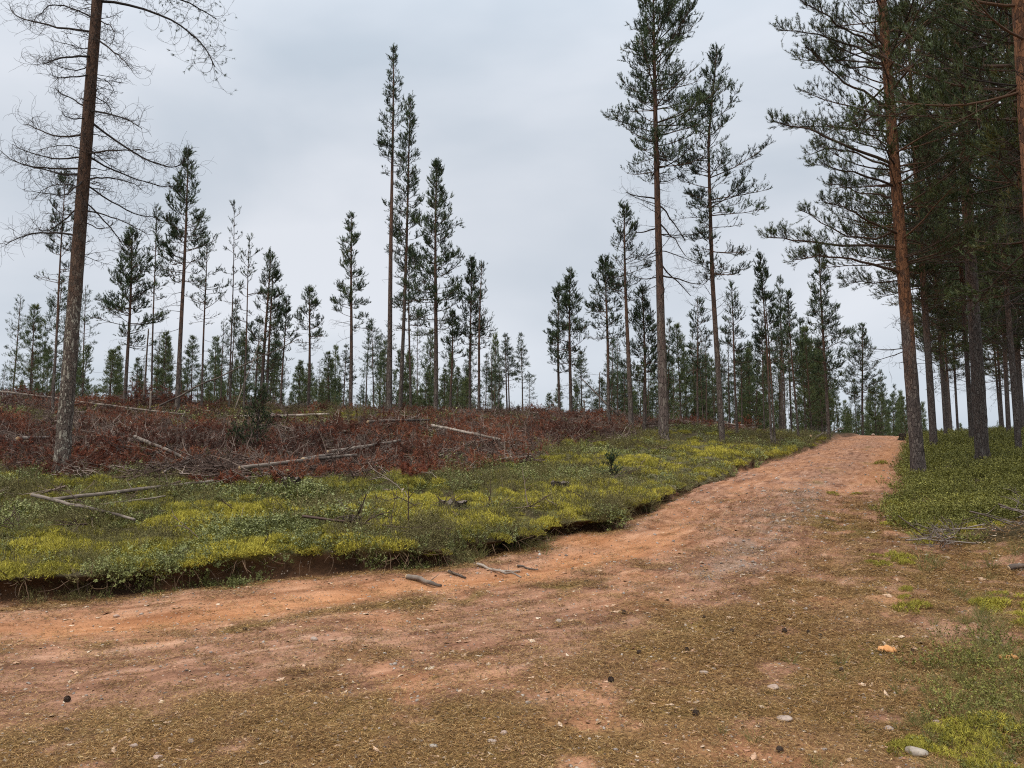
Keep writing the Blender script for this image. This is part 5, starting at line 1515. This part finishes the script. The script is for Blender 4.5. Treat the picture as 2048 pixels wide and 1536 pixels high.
def brush_pile(u, v, wid, dep, hgt, n, label, seed, red=0.8, L=0.8):
    rng = np.random.default_rng(seed)
    c = ground(u, v)
    root = empty('brush_pile', c)
    tag(root, label, 'brush pile', 'brush piles on the rise' if c[0] < 8 and c[1] > 9.5 else None)
    sg, rg = Geo(), Geo()
    for i in range(n):
        g, ng = red_geo(rng, L * rng.uniform(0.6, 1.2)) if rng.uniform() < red else (stick_geo(rng, L * rng.uniform(0.7, 1.4), 0.25, 0.009)[0], None)
        a = rng.uniform(0, 6.283); r = math.sqrt(rng.uniform())
        px, py = wid * 0.5 * r * math.cos(a), dep * 0.5 * r * math.sin(a)
        pz = hz(c[0] + px, c[1] + py) - c[2] + hgt * (1 - r * r) * rng.uniform(0.1, 1.0)
        yaw, tl = rng.uniform(0, 6.283), rng.normal(0, 0.3)
        ca, sa = math.cos(yaw), math.sin(yaw)
        Rm = np.array([[ca, -sa, 0], [sa, ca, 0], [0, 0, 1]]) @ np.array([[math.cos(tl), 0, -math.sin(tl)], [0, 1, 0], [math.sin(tl), 0, math.cos(tl)]])
        for src, dst in ((g, sg), (ng, rg)):
            if src is None: continue
            V = np.concatenate(src.v) @ Rm.T + (px, py, pz)
            dst.add(V, np.concatenate(src.f), np.concatenate(src.a))
    o = obj('twigs', sg.mesh('twigs', [STICKH]), root); o['kind'] = 'stuff'
    if rg.n:
        o = obj('dry_needles', rg.mesh('dry_needles', [REDH]), root); o['kind'] = 'stuff'
brush_pile(215, 928, 1.35, 0.7, 0.42, 34, 'bright rust-red brush right against the foot of the bare-limbed pine', 1, 0.95, 0.6)
brush_pile(85, 940, 0.6, 0.5, 0.22, 10, 'small red brush tuft left of the bare-limbed pine foot', 2, 0.95, 0.5)
brush_pile(300, 808, 3.0, 1.8, 0.85, 46, 'largest red-brown brush heap on the left skyline below the reddish pine', 3, 0.75, 1.3)
brush_pile(1075, 832, 2.8, 2.0, 0.65, 38, 'red brush heap on the skyline left of the close pair of pines', 4, 0.8, 1.1)
brush_pile(1160, 838, 2.4, 1.6, 0.45, 26, 'low dark brush heap on the skyline under the close pair of pines', 5, 0.55, 1.1)
brush_pile(425, 905, 1.0, 0.7, 0.32, 20, 'red brush clump above the dark fallen pole', 6, 0.95, 0.55)
brush_pile(1395, 852, 1.8, 1.2, 0.45, 24, 'red brush heap between the great roadside pine and the leaning pine', 7, 0.85, 1.0)
brush_pile(1480, 843, 2.2, 1.2, 0.4, 20, 'faded red brush strip behind the leaning feathery pine', 8, 0.85, 1.0)
brush_pile(440, 975, 0.75, 0.5, 0.22, 14, 'orange-red dry spray lying across the long pole', 9, 1.0, 0.5)
brush_pile(60, 795, 2.2, 1.4, 0.5, 20, 'red-brown brush heap at the far left skyline', 10, 0.85, 1.1)
brush_pile(30, 918, 0.7, 0.5, 0.25, 10, 'upright red spray at the left picture edge', 11, 1.0, 0.5)
brush_pile(700, 930, 1.2, 0.8, 0.2, 16, 'tangle of pale dead branches at the end of the long pole', 12, 0.1, 1.0)
brush_pile(840, 965, 0.8, 0.5, 0.22, 9, 'single red spray clump on the green slope below the pale pole', 13, 0.95, 0.6)
brush_pile(1975, 1068, 1.7, 0.7, 0.16, 24, 'low tangle of grey twigs in the bilberry right of the road', 14, 0.0, 0.8)
brush_pile(660, 885, 2.0, 1.0, 0.3, 20, 'dark jumble of branches in the middle of the slash field', 15, 0.35, 1.1)
brush_pile(380, 880, 2.2, 1.0, 0.32, 22, 'dark branch jumble right of the bare-limbed pine', 16, 0.3, 1.1)

# ------------------------------------------------------------------ poles, logs, sticks
def wood_mat(name, lo, hi, stretch=0.08, sc=30.0):
    m, nt, b = new_mat(name)
    tc = nt.nodes.new('ShaderNodeTexCoord')
    a = attr_n(nt, 'along')
    mp = nt.nodes.new('ShaderNodeMapping'); mp.inputs['Scale'].default_value = (sc, sc * stretch, 1)
    nt.links.new(a.outputs['Vector'], mp.inputs[0])
    n1 = noise_n(nt, 1.0, 4.0, 0.6, mp.outputs[0])
    n2 = noise_n(nt, 7.0, 3.0, 0.6, tc.outputs['Object'])
    n3 = noise_n(nt, 2.2, 3.0, 0.6, tc.outputs['Object'])
    col = ramp(nt, math_n(nt, 'ADD', math_n(nt, 'MULTIPLY', n1, 0.6), math_n(nt, 'MULTIPLY', n2, 0.4)), [(0.32, lo), (0.62, hi)])
    pk = node(nt, 'ShaderNodeMapRange'); pk.inputs['From Min'].default_value = 0.50; pk.inputs['From Max'].default_value = 0.58
    nt.links.new(n3, pk.inputs['Value'])
    col = mixc(nt, math_n(nt, 'MULTIPLY', pk.outputs[0], 0.75), col, tuple(c * 0.8 for c in lo))
    nt.links.new(col, b.inputs['Base Color'])
    b.inputs['Roughness'].default_value = 0.9
    bump(nt, b, n1, 0.5, 0.01)
    return m
M['pole'] = wood_mat('weathered_pole', (0.065, 0.048, 0.039), (0.31, 0.25, 0.20))
M['pole_dark'] = wood_mat('dark_pole', (0.035, 0.026, 0.022), (0.20, 0.155, 0.125))
M['pole_pale'] = wood_mat('pale_pole', (0.16, 0.122, 0.095), (0.50, 0.42, 0.345))
M['cut'] = wood_mat('cut_wood', (0.34, 0.22, 0.12), (0.60, 0.44, 0.27), 1.0, 40)

def pole_mesh(P, r0, r1, mat, rng, k=10, name='pole'):
    n = len(P)
    R = np.linspace(r0, r1, n) * (1 + rng.normal(0, 0.06, n))
    V, F = tubes(P[None], R[None], k)
    s = np.concatenate([[0], np.cumsum(np.linalg.norm(np.diff(P, axis=0), axis=1))])
    al = np.zeros((n, k, 3)); al[..., 0] = np.arange(k)[None] / k * 6.283 * r0; al[..., 1] = s[:, None]
    V = np.vstack([V, P[0] - nrm(P[1] - P[0]) * 0.002, P[-1]]); al = np.vstack([al.reshape(-1, 3), [0, 0, 0], [0, 1, 0]])
    b = len(V) - 2
    caps = [[b, j, (j + 1) % k] for j in range(k)] + [[b + 1, (n - 1) * k + (j + 1) % k, (n - 1) * k + j] for j in range(k)]
    return build_mesh(name, V, np.vstack([F, caps]), {'along': ('FLOAT_VECTOR', al)}, [mat], True)

def fallen(name, label, cat, p0, p1, dia, seed, mat='pole', lift=(0, 0), taper=0.7, wob=0.02, stubs=4, group=None, Y=None, n=14, k=10):
    rng = np.random.default_rng(seed)
    a = ground(*p0) if Y is None else at_depth(*p0, Y[0]); b = ground(*p1) if Y is None else at_depth(*p1, Y[1])
    a = a + (0, 0, lift[0]); b = b + (0, 0, lift[1])
    P = bend_limb(a, b, n, rng, wob * 2.2)
    if Y is None:
        gz = height(P[:, 0], P[:, 1])
        need = np.maximum(gz + dia * 0.35 - P[:, 2], 0)
        P[:, 2] += need.max() * 0.7 + dia * 0.1 + (0.10 if cat == 'log' and P[:, 1].mean() < 19 else 0.0)
    base = P.mean(0); base[2] = P[:, 2].min() - dia / 2
    root = empty(name, base); tag(root, label, cat, group)
    P = P - base
    obj('stem', pole_mesh(P, dia / 2, dia / 2 * taper, M[mat], rng, k, 'stem'), root)
    # sawn or broken end
    e = P[0]; t = nrm(P[0] - P[1])
    q = np.stack([e + t * 0.004, e + t * 0.010])
    obj('cut_end', pole_mesh(q, dia * 0.46, dia * 0.44, M['cut'], rng, 10, 'cut_end'), root)
    for i in range(stubs):
        j = int(rng.integers(2, n - 1))
        d = nrm(np.cross(P[j] - P[j - 1], rng.normal(size=3)))
        d[2] = abs(d[2])
        L = rng.uniform(1.0, 4.0) * dia
        S = bend_lines(P[j][None], d[None], np.array([L]), 5, rng, 0.5, 0, 0.2)[0]
        obj('branch_stub', pole_mesh(S, dia * 0.11, dia * 0.05, M[mat], rng, 5, 'branch_stub'), root)
    return root

fallen('fallen_pole', 'long dark pole lying behind the bare-limbed pine across the left slope', 'log', (-40, 795), (368, 846), 0.11, 11, 'pole', (0.55, 0.3), 0.55, 0.015)
fallen('fallen_pole', 'short thick dark pole with pale top edge right of the red brush', 'log', (268, 908), (388, 947), 0.075, 12, 'pole', (0.26, 0.10), 0.75, 0.01)
fallen('fallen_pole', 'thin pale pole lying nearest the road at lower left', 'log', (62, 1020), (268, 1060), 0.05, 13, 'pole', (0.08, 0.0), 0.6, 0.015, 2)
fallen('fallen_pole', 'long pole running from lower left up to the orange-red spray', 'log', (100, 1027), (425, 985), 0.052, 14, 'pole', (0.03, 0.03), 0.85, 0.01, 3)
fallen('fallen_pole', 'long straight pole ending in the tangle of pale branches', 'log', (478, 976), (712, 945), 0.066, 15, 'pole', (0.20, 0.22), 0.75, 0.008, 3)
fallen('fallen_pole', 'upper pale log lying above the long straight pole', 'log', (655, 937), (800, 908), 0.080, 16, 'pole', (0.22, 0.22), 0.8, 0.008, 2)
fallen('fallen_pole', 'short log segment between the long straight pole and the pale log', 'log', (605, 953), (672, 938), 0.075, 17, 'pole', (0.18, 0.18), 0.9, 0.006, 0)
fallen('fallen_pole', 'pale peeled pole lying diagonally in the red slash right of centre', 'log', (863, 878), (1000, 902), 0.095, 18, 'pole_pale', (0.38, 0.3), 0.7, 0.008, 1)
fallen('fallen_pole', 'short pale-topped log left of the bare-limbed pine', 'log', (33, 912), (97, 905), 0.085, 19, 'pole', (0.26, 0.26), 0.95, 0.004, 0)
fallen('fallen_pole', 'far pale log lying level behind the spruce sapling', 'log', (455, 842), (658, 837), 0.10, 20, 'pole_pale', (0.15, 0.15), 0.8, 0.006, 1)
fallen('fallen_pole', 'far pale log on the green strip right of the leaning pine', 'log', (1384, 846), (1492, 849), 0.13, 21, 'pole_pale', (0.2, 0.1), 0.8, 0.008, 1)
fallen('fallen_pole', 'thin bent pole lying along the road edge near the crest', 'log', (1622, 884), (1688, 861), 0.10, 22, 'pole', (0.03, 0.05), 0.6, 0.03, 1)
fallen('fallen_pole', 'grey pole in the slash below the pale log', 'log', (575, 868), (690, 878), 0.09, 23, 'pole', (0.2, 0.2), 0.7, 0.01, 2)
fallen('fallen_pole', 'dark pole lying in the slash above the diagonal peeled pole', 'log', (735, 862), (858, 856), 0.11, 24, 'pole_dark', (0.25, 0.25), 0.7, 0.01, 2)
fallen('fallen_pole', 'thin crossing stick under the short thick dark pole', 'log', (325, 962), (412, 930), 0.035, 25, 'pole', (0.03, 0.1), 0.6, 0.02, 1)
fallen('fallen_pole', 'slim stick parallel below the long pole at left', 'log', (200, 1030), (330, 1012), 0.03, 26, 'pole', (0.03, 0.03), 0.6, 0.02, 1)
fallen('leaning_pole', 'long dead pole leaning up to the right among the left pines', 'dead tree', (318, 812), (598, 678), 0.075, 27, 'pole_dark', (0, 0), 0.35, 0.03, 6, None, (27.5, 29.0), 20)
fallen('leaning_pole', 'thin pale pole leaning steeply beside the double-stemmed pine', 'dead tree', (470, 818), (522, 678), 0.05, 28, 'pole', (0, 0), 0.4, 0.02, 3, None, (28.5, 29.5), 16)
fallen('leaning_pole', 'dead stem leaning down to the right near the bushy pine', 'dead tree', (1238, 832), (1160, 755), 0.09, 29, 'pole_dark', (0, 0), 0.4, 0.03, 4, None, (33.0, 34.0), 16)
fallen('snag', 'broken grey stem standing upright left of the pole-thin pine', 'dead tree', (287, 800), (297, 658), 0.08, 30, 'pole_dark', (0, 0), 0.6, 0.01, 3, None, (29.5, 29.5), 14)
fallen('snag', 'short bare stake standing in front of the red brush heap', 'dead tree', (300, 820), (302, 782), 0.07, 31, 'pole', (0, 0), 0.9, 0.01, 0, None, (26.5, 26.5), 8)
fallen('snag', 'slim bare stem standing on the skyline right of the close pair', 'dead tree', (1169, 835), (1168, 800), 0.07, 32, 'pole_dark', (0, 0), 0.8, 0.01, 1, None, (34.0, 34.0), 8)
fallen('snag', 'tall thin dead stem on the skyline left of the bushy pine', 'dead tree', (1199, 830), (1199, 745), 0.07, 33, 'pole_dark', (0, 0), 0.5, 0.01, 2, None, (35.0, 35.0), 10)
for i, (lab, p0, p1, d, mt) in enumerate([
        ('flat grey stick on the road, leftmost of the road sticks', (815, 1158), (882, 1176), 0.050, 'pole'),
        ('dark bent stick on the road between two pale sticks', (897, 1146), (932, 1159), 0.030, 'pole_dark'),
        ('longest pale stick on the sandy road edge', (955, 1133), (1042, 1160), 0.030, 'pole_pale'),
        ('small pale stick lying right of the longest road stick', (1003, 1146), (1040, 1145), 0.028, 'pole_pale'),
        ('dark twig on the road, rightmost of the road sticks', (1035, 1135), (1076, 1143), 0.022, 'pole_dark'),
        ('thin brown stick in the verge at lower right', (1955, 1279), (2012, 1297), 0.016, 'pole'),
        ('dark rotten branch at the right picture edge', (2020, 1143), (2075, 1132), 0.060, 'pole_dark'),
        ('pale twig lying on the twig tangle right of the road', (1985, 1047), (2060, 1053), 0.022, 'pole')]):
    fallen('fallen_stick', lab, 'stick', p0, p1, d, 50 + i, mt, (0.01, 0.01), 0.55, 0.07, 1, None, None, 9, 7)

def dead_twig(u, v, h, lean, label, seed):
    rng = np.random.default_rng(seed)
    g = ground(u, v)
    gg = Geo()
    P = bend_lines(np.array([[0, 0, -0.03]]), np.array([[lean, 0.1, 1.0]]), np.array([h]), 8, rng, 0.6, 0.0, 0.3)
    V, F = tubes(P, np.linspace(0.008, 0.003, 8)[None], 5); gg.add(V, F, 0.1)
    add_twigs(gg, P, np.array([h]), rng, 14, 0.7, 0.0035, 0.45)
    o = obj('dead_twig', gg.mesh('dead_twig', [M['twig']], True), None, g); tag(o, label, 'twig')
dead_twig(458, 1102, 0.20, 0.5, 'dark forked dead twig sticking from the yellow moss', 1)
dead_twig(512, 1108, 0.24, 0.25, 'taller curved dead twig right of the forked one in the moss', 2)
dead_twig(362, 990, 0.22, 0.1, 'pale little dead twig standing by the dark root stump', 3)
dead_twig(1258, 880, 0.45, 0.1, 'bleached upright twig at the foot of the great roadside pine', 4)

# ------------------------------------------------------------------ stumps
M['bark_stump'] = bark_mat('bark_stump', (0.060, 0.046, 0.034), (0.014, 0.011, 0.009), (0.105, 0.085, 0.060), (0.06, 0.046, 0.034), 30.0)
def stump(u, v, r, h, label, seed, roots=6, tilt=0.0, mat='bark_stump'):
    rng = np.random.default_rng(seed)
    g = ground(u, v)
    root = empty('tree_stump', g); tag(root, label, 'stump'); root.rotation_euler = (tilt, tilt * 0.5, 0)
    k, n = 28, 12
    a = np.arange(k) * 6.283 / k
    z = np.linspace(-0.12, h, n)
    ph = rng.uniform(0, 6.283)
    fl = 1 + 0.75 * np.exp(-np.maximum(z + 0.02, 0) / (h * 0.35))[:, None] * (0.45 + 0.55 * np.cos(a * roots + ph)[None]) + 0.05 * rng.normal(size=(n, k))
    V = np.stack([r * fl * np.cos(a), r * fl * np.sin(a), np.repeat(z[:, None], k, 1) + 0.02 * rng.normal(size=(n, k))], -1)
    F = []
    for i in range(n - 1):
        for j in range(k):
            p, q = i * k + j, i * k + (j + 1) % k
            F += [[p, q, q + k], [p, q + k, p + k]]
    obj('bark', build_mesh('bark', V.reshape(-1, 3), np.array(F), {'up': ('FLOAT', np.zeros(n * k))}, [M[mat]], True), root)
    top = V[-1] * (0.985, 0.985, 1)
    T = np.vstack([top - (0, 0, 0.004), [[0, 0, h - 0.012]]])
    obj('sawn_top', build_mesh('sawn_top', T, np.array([[j, (j + 1) % k, k] for j in range(k)]), {'along': ('FLOAT_VECTOR', T * 3)}, [M['pole_dark']]), root)
stump(582, 982, 0.13, 0.20, 'dark rooted stump below the long straight pole', 1, 8)
stump(703, 1058, 0.10, 0.13, 'small sawn stump half sunk in green heath near the bank', 2, 5)
stump(556, 850, 0.30, 0.35, 'dark stump beside the far pale log', 3, 7, 0.2)
stump(1806, 880, 0.16, 0.34, 'small cut stump at the right road edge near the crest', 4, 5)
stump(905, 1028, 0.17, 0.16, 'mossy dark old stump on the green slope in the middle', 5, 7)
stump(1120, 985, 0.15, 0.17, 'dark mossy hummock stump near the bank right of centre', 6, 6)

# ------------------------------------------------------------------ saplings
def sapling(u, v, H, R, label, seed, nmat='needle'):
    rng = np.random.default_rng(seed)
    g = ground(u, v)
    path = trunk_path(H, (0.03, 0), 0.01, rng, 12, -0.05)
    li, ne = crown(path, H, 0.05 * H, R, rng, 'near', prof=0.85, spacing=0.11, nb=5.5, sec=16, keep=1.0, low_thin=0.9, el=(-0.15, 0.7), tuft=0.05, upbend=0.2, nscale=0.7)
    tr = trunk_mesh(path, 0.035 * H + 0.006, H, M['bark_mid'], rng, 7, (0.8, 1.2), 0.1, False, 0.9)
    assemble('spruce_sapling', g, tr, li, ne, label, None, None, nmat)
sapling(512, 908, 1.4, 0.33, 'dark green spruce sapling standing in the slash field', 1)
sapling(472, 905, 0.45, 0.20, 'low spreading spruce bush left of the sapling', 2)
sapling(1222, 955, 0.30, 0.11, 'tiny dark spruce on the green slope near the bank', 3)

# ------------------------------------------------------------------ stones, cones, mushrooms
def stone_mat():
    m, nt, b = new_mat('field_stone')
    tc = nt.nodes.new('ShaderNodeTexCoord')
    oi = nt.nodes.new('ShaderNodeObjectInfo')
    n = noise_n(nt, 14.0, 5.0, 0.65, tc.outputs['Object']); n2 = noise_n(nt, 3.0, 3.0, 0.6, tc.outputs['Object'])
    c1 = ramp(nt, n, [(0.3, (0.22, 0.185, 0.15)), (0.7, (0.48, 0.42, 0.35))])
    c2 = ramp(nt, n, [(0.3, (0.27, 0.17, 0.13)), (0.7, (0.50, 0.36, 0.28))])
    col = mixc(nt, oi.outputs['Random'], c1, c2)
    col = mixc(nt, math_n(nt, 'MULTIPLY', math_n(nt, 'GREATER_THAN', n2, 0.6), 0.5), col, (0.10, 0.085, 0.07))
    nt.links.new(col, b.inputs['Base Color']); b.inputs['Roughness'].default_value = 0.85
    bump(nt, b, n, 0.4, 0.01)
    return m
M['stone'] = stone_mat()
def stone(u, v, wpx, flat, label, seed):
    rng = np.random.default_rng(seed)
    g = ground(u, v)
    w = wpx * g[1] / F_PX
    V, Fc = rock_verts(rng, 2, flat, 0.12)
    V = V * w * 0.5
    V[:, 2] += w * 0.5 * flat * 0.45
    o = obj('stone', build_mesh('stone', V, Fc, None, [M['stone']], True), None, g); tag(o, label, 'stone')
    o.rotation_euler = (0, 0, rng.uniform(-0.4, 0.4))
for i, (u, v, w, fl, lab) in enumerate([
        (1833, 1508, 44, 0.45, 'largest pale stone at the lower right of the picture'),
        (1570, 1440, 32, 0.4, 'white elongated stone in the needle litter right of bottom centre'),
        (1547, 1378, 26, 0.5, 'rounded grey stone above the white elongated stone'),
        (1407, 1347, 20, 0.4, 'flat cream stone in the right middle of the litter'),
        (983, 1484, 22, 0.4, 'left of two pale flat stones at bottom centre'),
        (1008, 1468, 18, 0.5, 'right of two pale flat stones at bottom centre'),
        (868, 1495, 20, 0.5, 'pale stone on the green patch left of bottom centre'),
        (1117, 1245, 16, 0.6, 'grey stone beside the middle of the road'),
        (628, 1280, 16, 0.6, 'grey stone in the pinkish road left of centre'),
        (315, 1518, 22, 0.5, 'grey flat stone at the bottom left'),
        (268, 1495, 18, 0.6, 'pale stone above the grey flat stone at bottom left'),
        (383, 1484, 16, 0.6, 'small light stone right of the pale one at bottom left'),
        (283, 1229, 11, 0.5, 'small white stone under the bank at left'),
        (232, 1234, 14, 0.5, 'cream stone left of the small white one under the bank'),
        (1777, 1460, 22, 0.5, 'blue-grey stone left above the largest pale stone'),
        (1875, 1448, 24, 0.45, 'dark grey stone by the green plants at lower right'),
        (1825, 1218, 12, 0.7, 'tiny white stone standing on the brown litter right'),
        (241, 824, 22, 0.7, 'pale boulder at the foot of the largest brush heap'),
        (1746, 866, 7, 0.8, 'left white stone on the road crest'),
        (1803, 866, 8, 0.7, 'right white stone on the road crest')]):
    stone(u, v, w, fl, lab, 600 + i)

def cone_mesh():
    rng = np.random.default_rng(7)
    V0, F0, n = [], [], 0
    core, Fc = ico(1)
    V0.append(core * (0.017, 0.012, 0.012)); F0.append(Fc); n = len(core)
    for i in range(60):
        f = i / 60; a = i * 2.39996
        x = -0.018 + 0.036 * f; rr = 0.013 * math.sin(math.pi * (0.15 + 0.8 * f)) + 0.001
        c = np.array([x, rr * math.cos(a), rr * math.sin(a)]); out = np.array([0.25, math.cos(a), math.sin(a)]); tn = np.array([0, -math.sin(a), math.cos(a)])
        V0.append(np.array([c - tn * 0.0035, c + tn * 0.0035, c + out * 0.006 + tn * 0.002, c + out * 0.006 - tn * 0.002, c + out * 0.003 + np.array([0.004, 0, 0])]))
        F0.append(np.array([[0, 1, 2], [0, 2, 3], [3, 2, 4]]) + n); n += 5
    return np.vstack(V0), np.vstack(F0)
_cm, _cnt, _cb = new_mat('pine_cone')
_cb.inputs['Base Color'].default_value = (0.055, 0.036, 0.026, 1)
_CV, _CF = cone_mesh()
CONE = build_mesh('pine_cone', _CV, _CF, None, [_cm])
_cr = np.random.default_rng(77)
for u, v, lab in [(1278, 1308, 'dark pine cone left of the flat cream stone'), (1374, 1302, 'pine cone just above the flat cream stone'), (1222, 1364, 'pine cone nearest the bottom in the middle of the litter'), (1569, 1265, 'left of three pine cones close together on the right litter'), (1617, 1267, 'middle of three pine cones close together on the right litter'), (1641, 1274, 'right of three pine cones close together on the right litter'), (1464, 1265, 'single pine cone left of the three close together'), (1683, 1343, 'pine cone left below the orange mushroom'), (1826, 1306, 'pine cone just right of the orange mushroom'), (1392, 1432, 'pine cone left of the white elongated stone'), (1560, 1505, 'dark cone near the bottom right of centre'), (490, 1262, 'pine cone on the orange track at left'), (134, 1403, 'dark cone on the pinkish road at far left'), (1408, 1237, 'small pine cone on the road right of centre'), (1248, 1228, 'small pine cone on the middle of the road')]:
    g = ground(u, v)
    o = obj('pine_cone', CONE, None, (g[0], g[1], g[2] + 0.012)); tag(o, lab, 'pine cone', 'fallen pine cones on the road')
    o.rotation_euler = (_cr.uniform(0, 6), _cr.normal(0, 0.3), _cr.uniform(0, 6.283)); s = _cr.uniform(0.7, 1.05); o.scale = (s, s, s)

def mush_mat(name, a, b_):
    m, nt, b = new_mat(name)
    tc = nt.nodes.new('ShaderNodeTexCoord')
    n = noise_n(nt, 40.0, 3.0, 0.6, tc.outputs['Object'])
    nt.links.new(ramp(nt, n, [(0.3, a), (0.7, b_)]), b.inputs['Base Color'])
    b.inputs['Roughness'].default_value = 0.6
    return m
M['cap'] = mush_mat('mushroom_cap', (0.48, 0.20, 0.06), (0.68, 0.34, 0.13))
M['gill'] = mush_mat('mushroom_flesh', (0.55, 0.36, 0.19), (0.75, 0.56, 0.36))
def mushroom(u, v, label, caps, seed):
    rng = np.random.default_rng(seed)
    g = ground(u, v)
    root = empty('mushroom', g); tag(root, label, 'mushroom')
    for (dx, dy, r, tx, ty) in caps:
        k, n = 22, 7
        prof = [(0.02, 0.42), (0.35, 0.40), (0.7, 0.30), (0.93, 0.14), (1.0, 0.0), (0.92, -0.07), (0.3, 0.02)]
        a = np.arange(k) * 6.283 / k
        wv = 1 + 0.10 * np.sin(a * 3 + rng.uniform(0, 6)) + 0.05 * np.sin(a * 5 + rng.uniform(0, 6))
        V = np.array([[(p * wv[j] * math.cos(a[j]) * r, p * wv[j] * math.sin(a[j]) * r, (q + 0.07 * math.sin(a[j] * 2 + seed) * p) * r) for j in range(k)] for p, q in prof])
        F = []
        for i in range(n - 1):
            for j in range(k):
                p, q = i * k + j, i * k + (j + 1) % k
                F += [[p, p + k, q + k], [p, q + k, q]]
        zz = hz(g[0] + dx, g[1] + dy) - g[2] + 0.02
        o = obj('cap', build_mesh('cap', V.reshape(-1, 3), np.array(F), None, [M['cap']], True), root, (dx, dy, zz)); o.rotation_euler = (tx, ty, 0)
        P = np.stack([np.zeros(6), np.zeros(6), np.linspace(-0.03, 0.012, 6)], 1)
        o2 = obj('stem', pole_mesh(P, r * 0.3, r * 0.24, M['gill'], rng, 9, 'stem'), root, (dx, dy, zz))
mushroom(1775, 1303, 'orange mushroom with broken cap lying on the needle litter at right', [(-0.040, 0.0, 0.024, 0.3, -0.5), (0.0, -0.012, 0.034, 0.5, 0.1), (0.038, -0.02, 0.018, 0.6, 0.9)], 1)
mushroom(2018, 1322, 'pale orange mushroom among green plants at the right picture edge', [(-0.025, 0.0, 0.034, 0.4, -0.2), (0.04, 0.01, 0.026, 0.4, 0.4)], 2)

# inseparable fine growth of a tree counts as one mass
for o in bpy.data.objects:
    if o.parent is not None and o.name.split('.')[0] in ('needles', 'branches', 'dead_branches', 'dead_twigs'):
        o['kind'] = 'stuff'

# ------------------------------------------------------------------ damp air over the whole place
def haze():
    me = bpy.data.meshes.new('haze')
    bb = np.array([c for n_ in ('forest_floor', 'dirt_road') for c in bpy.data.objects[n_].bound_box])
    (x0, y0, z0), (x1, y1, _) = bb.min(0) - (5, 5, 1), bb.max(0) + (5, 5, 0)
    z1 = 30.0
    v = [(x, y, z) for z in (z0, z1) for y in (y0, y1) for x in (x0, x1)]
    me.from_pydata(v, [], [(0, 2, 3, 1), (4, 5, 7, 6), (0, 1, 5, 4), (2, 6, 7, 3), (0, 4, 6, 2), (1, 3, 7, 5)])
    m = bpy.data.materials.new('haze'); m.use_nodes = True
    nt = m.node_tree; nt.nodes.clear()
    o_ = nt.nodes.new('ShaderNodeOutputMaterial'); pv = nt.nodes.new('ShaderNodeVolumePrincipled')
    pv.inputs['Color'].default_value = (0.93, 0.96, 1.0, 1); pv.inputs['Density'].default_value = HAZE
    nt.links.new(pv.outputs[0], o_.inputs['Volume'])
    me.materials.append(m)
    tag(obj('haze', me), 'thin damp haze in the air over the clearing', 'haze', kind='stuff')
HAZE = 0.0
if HAZE: haze()
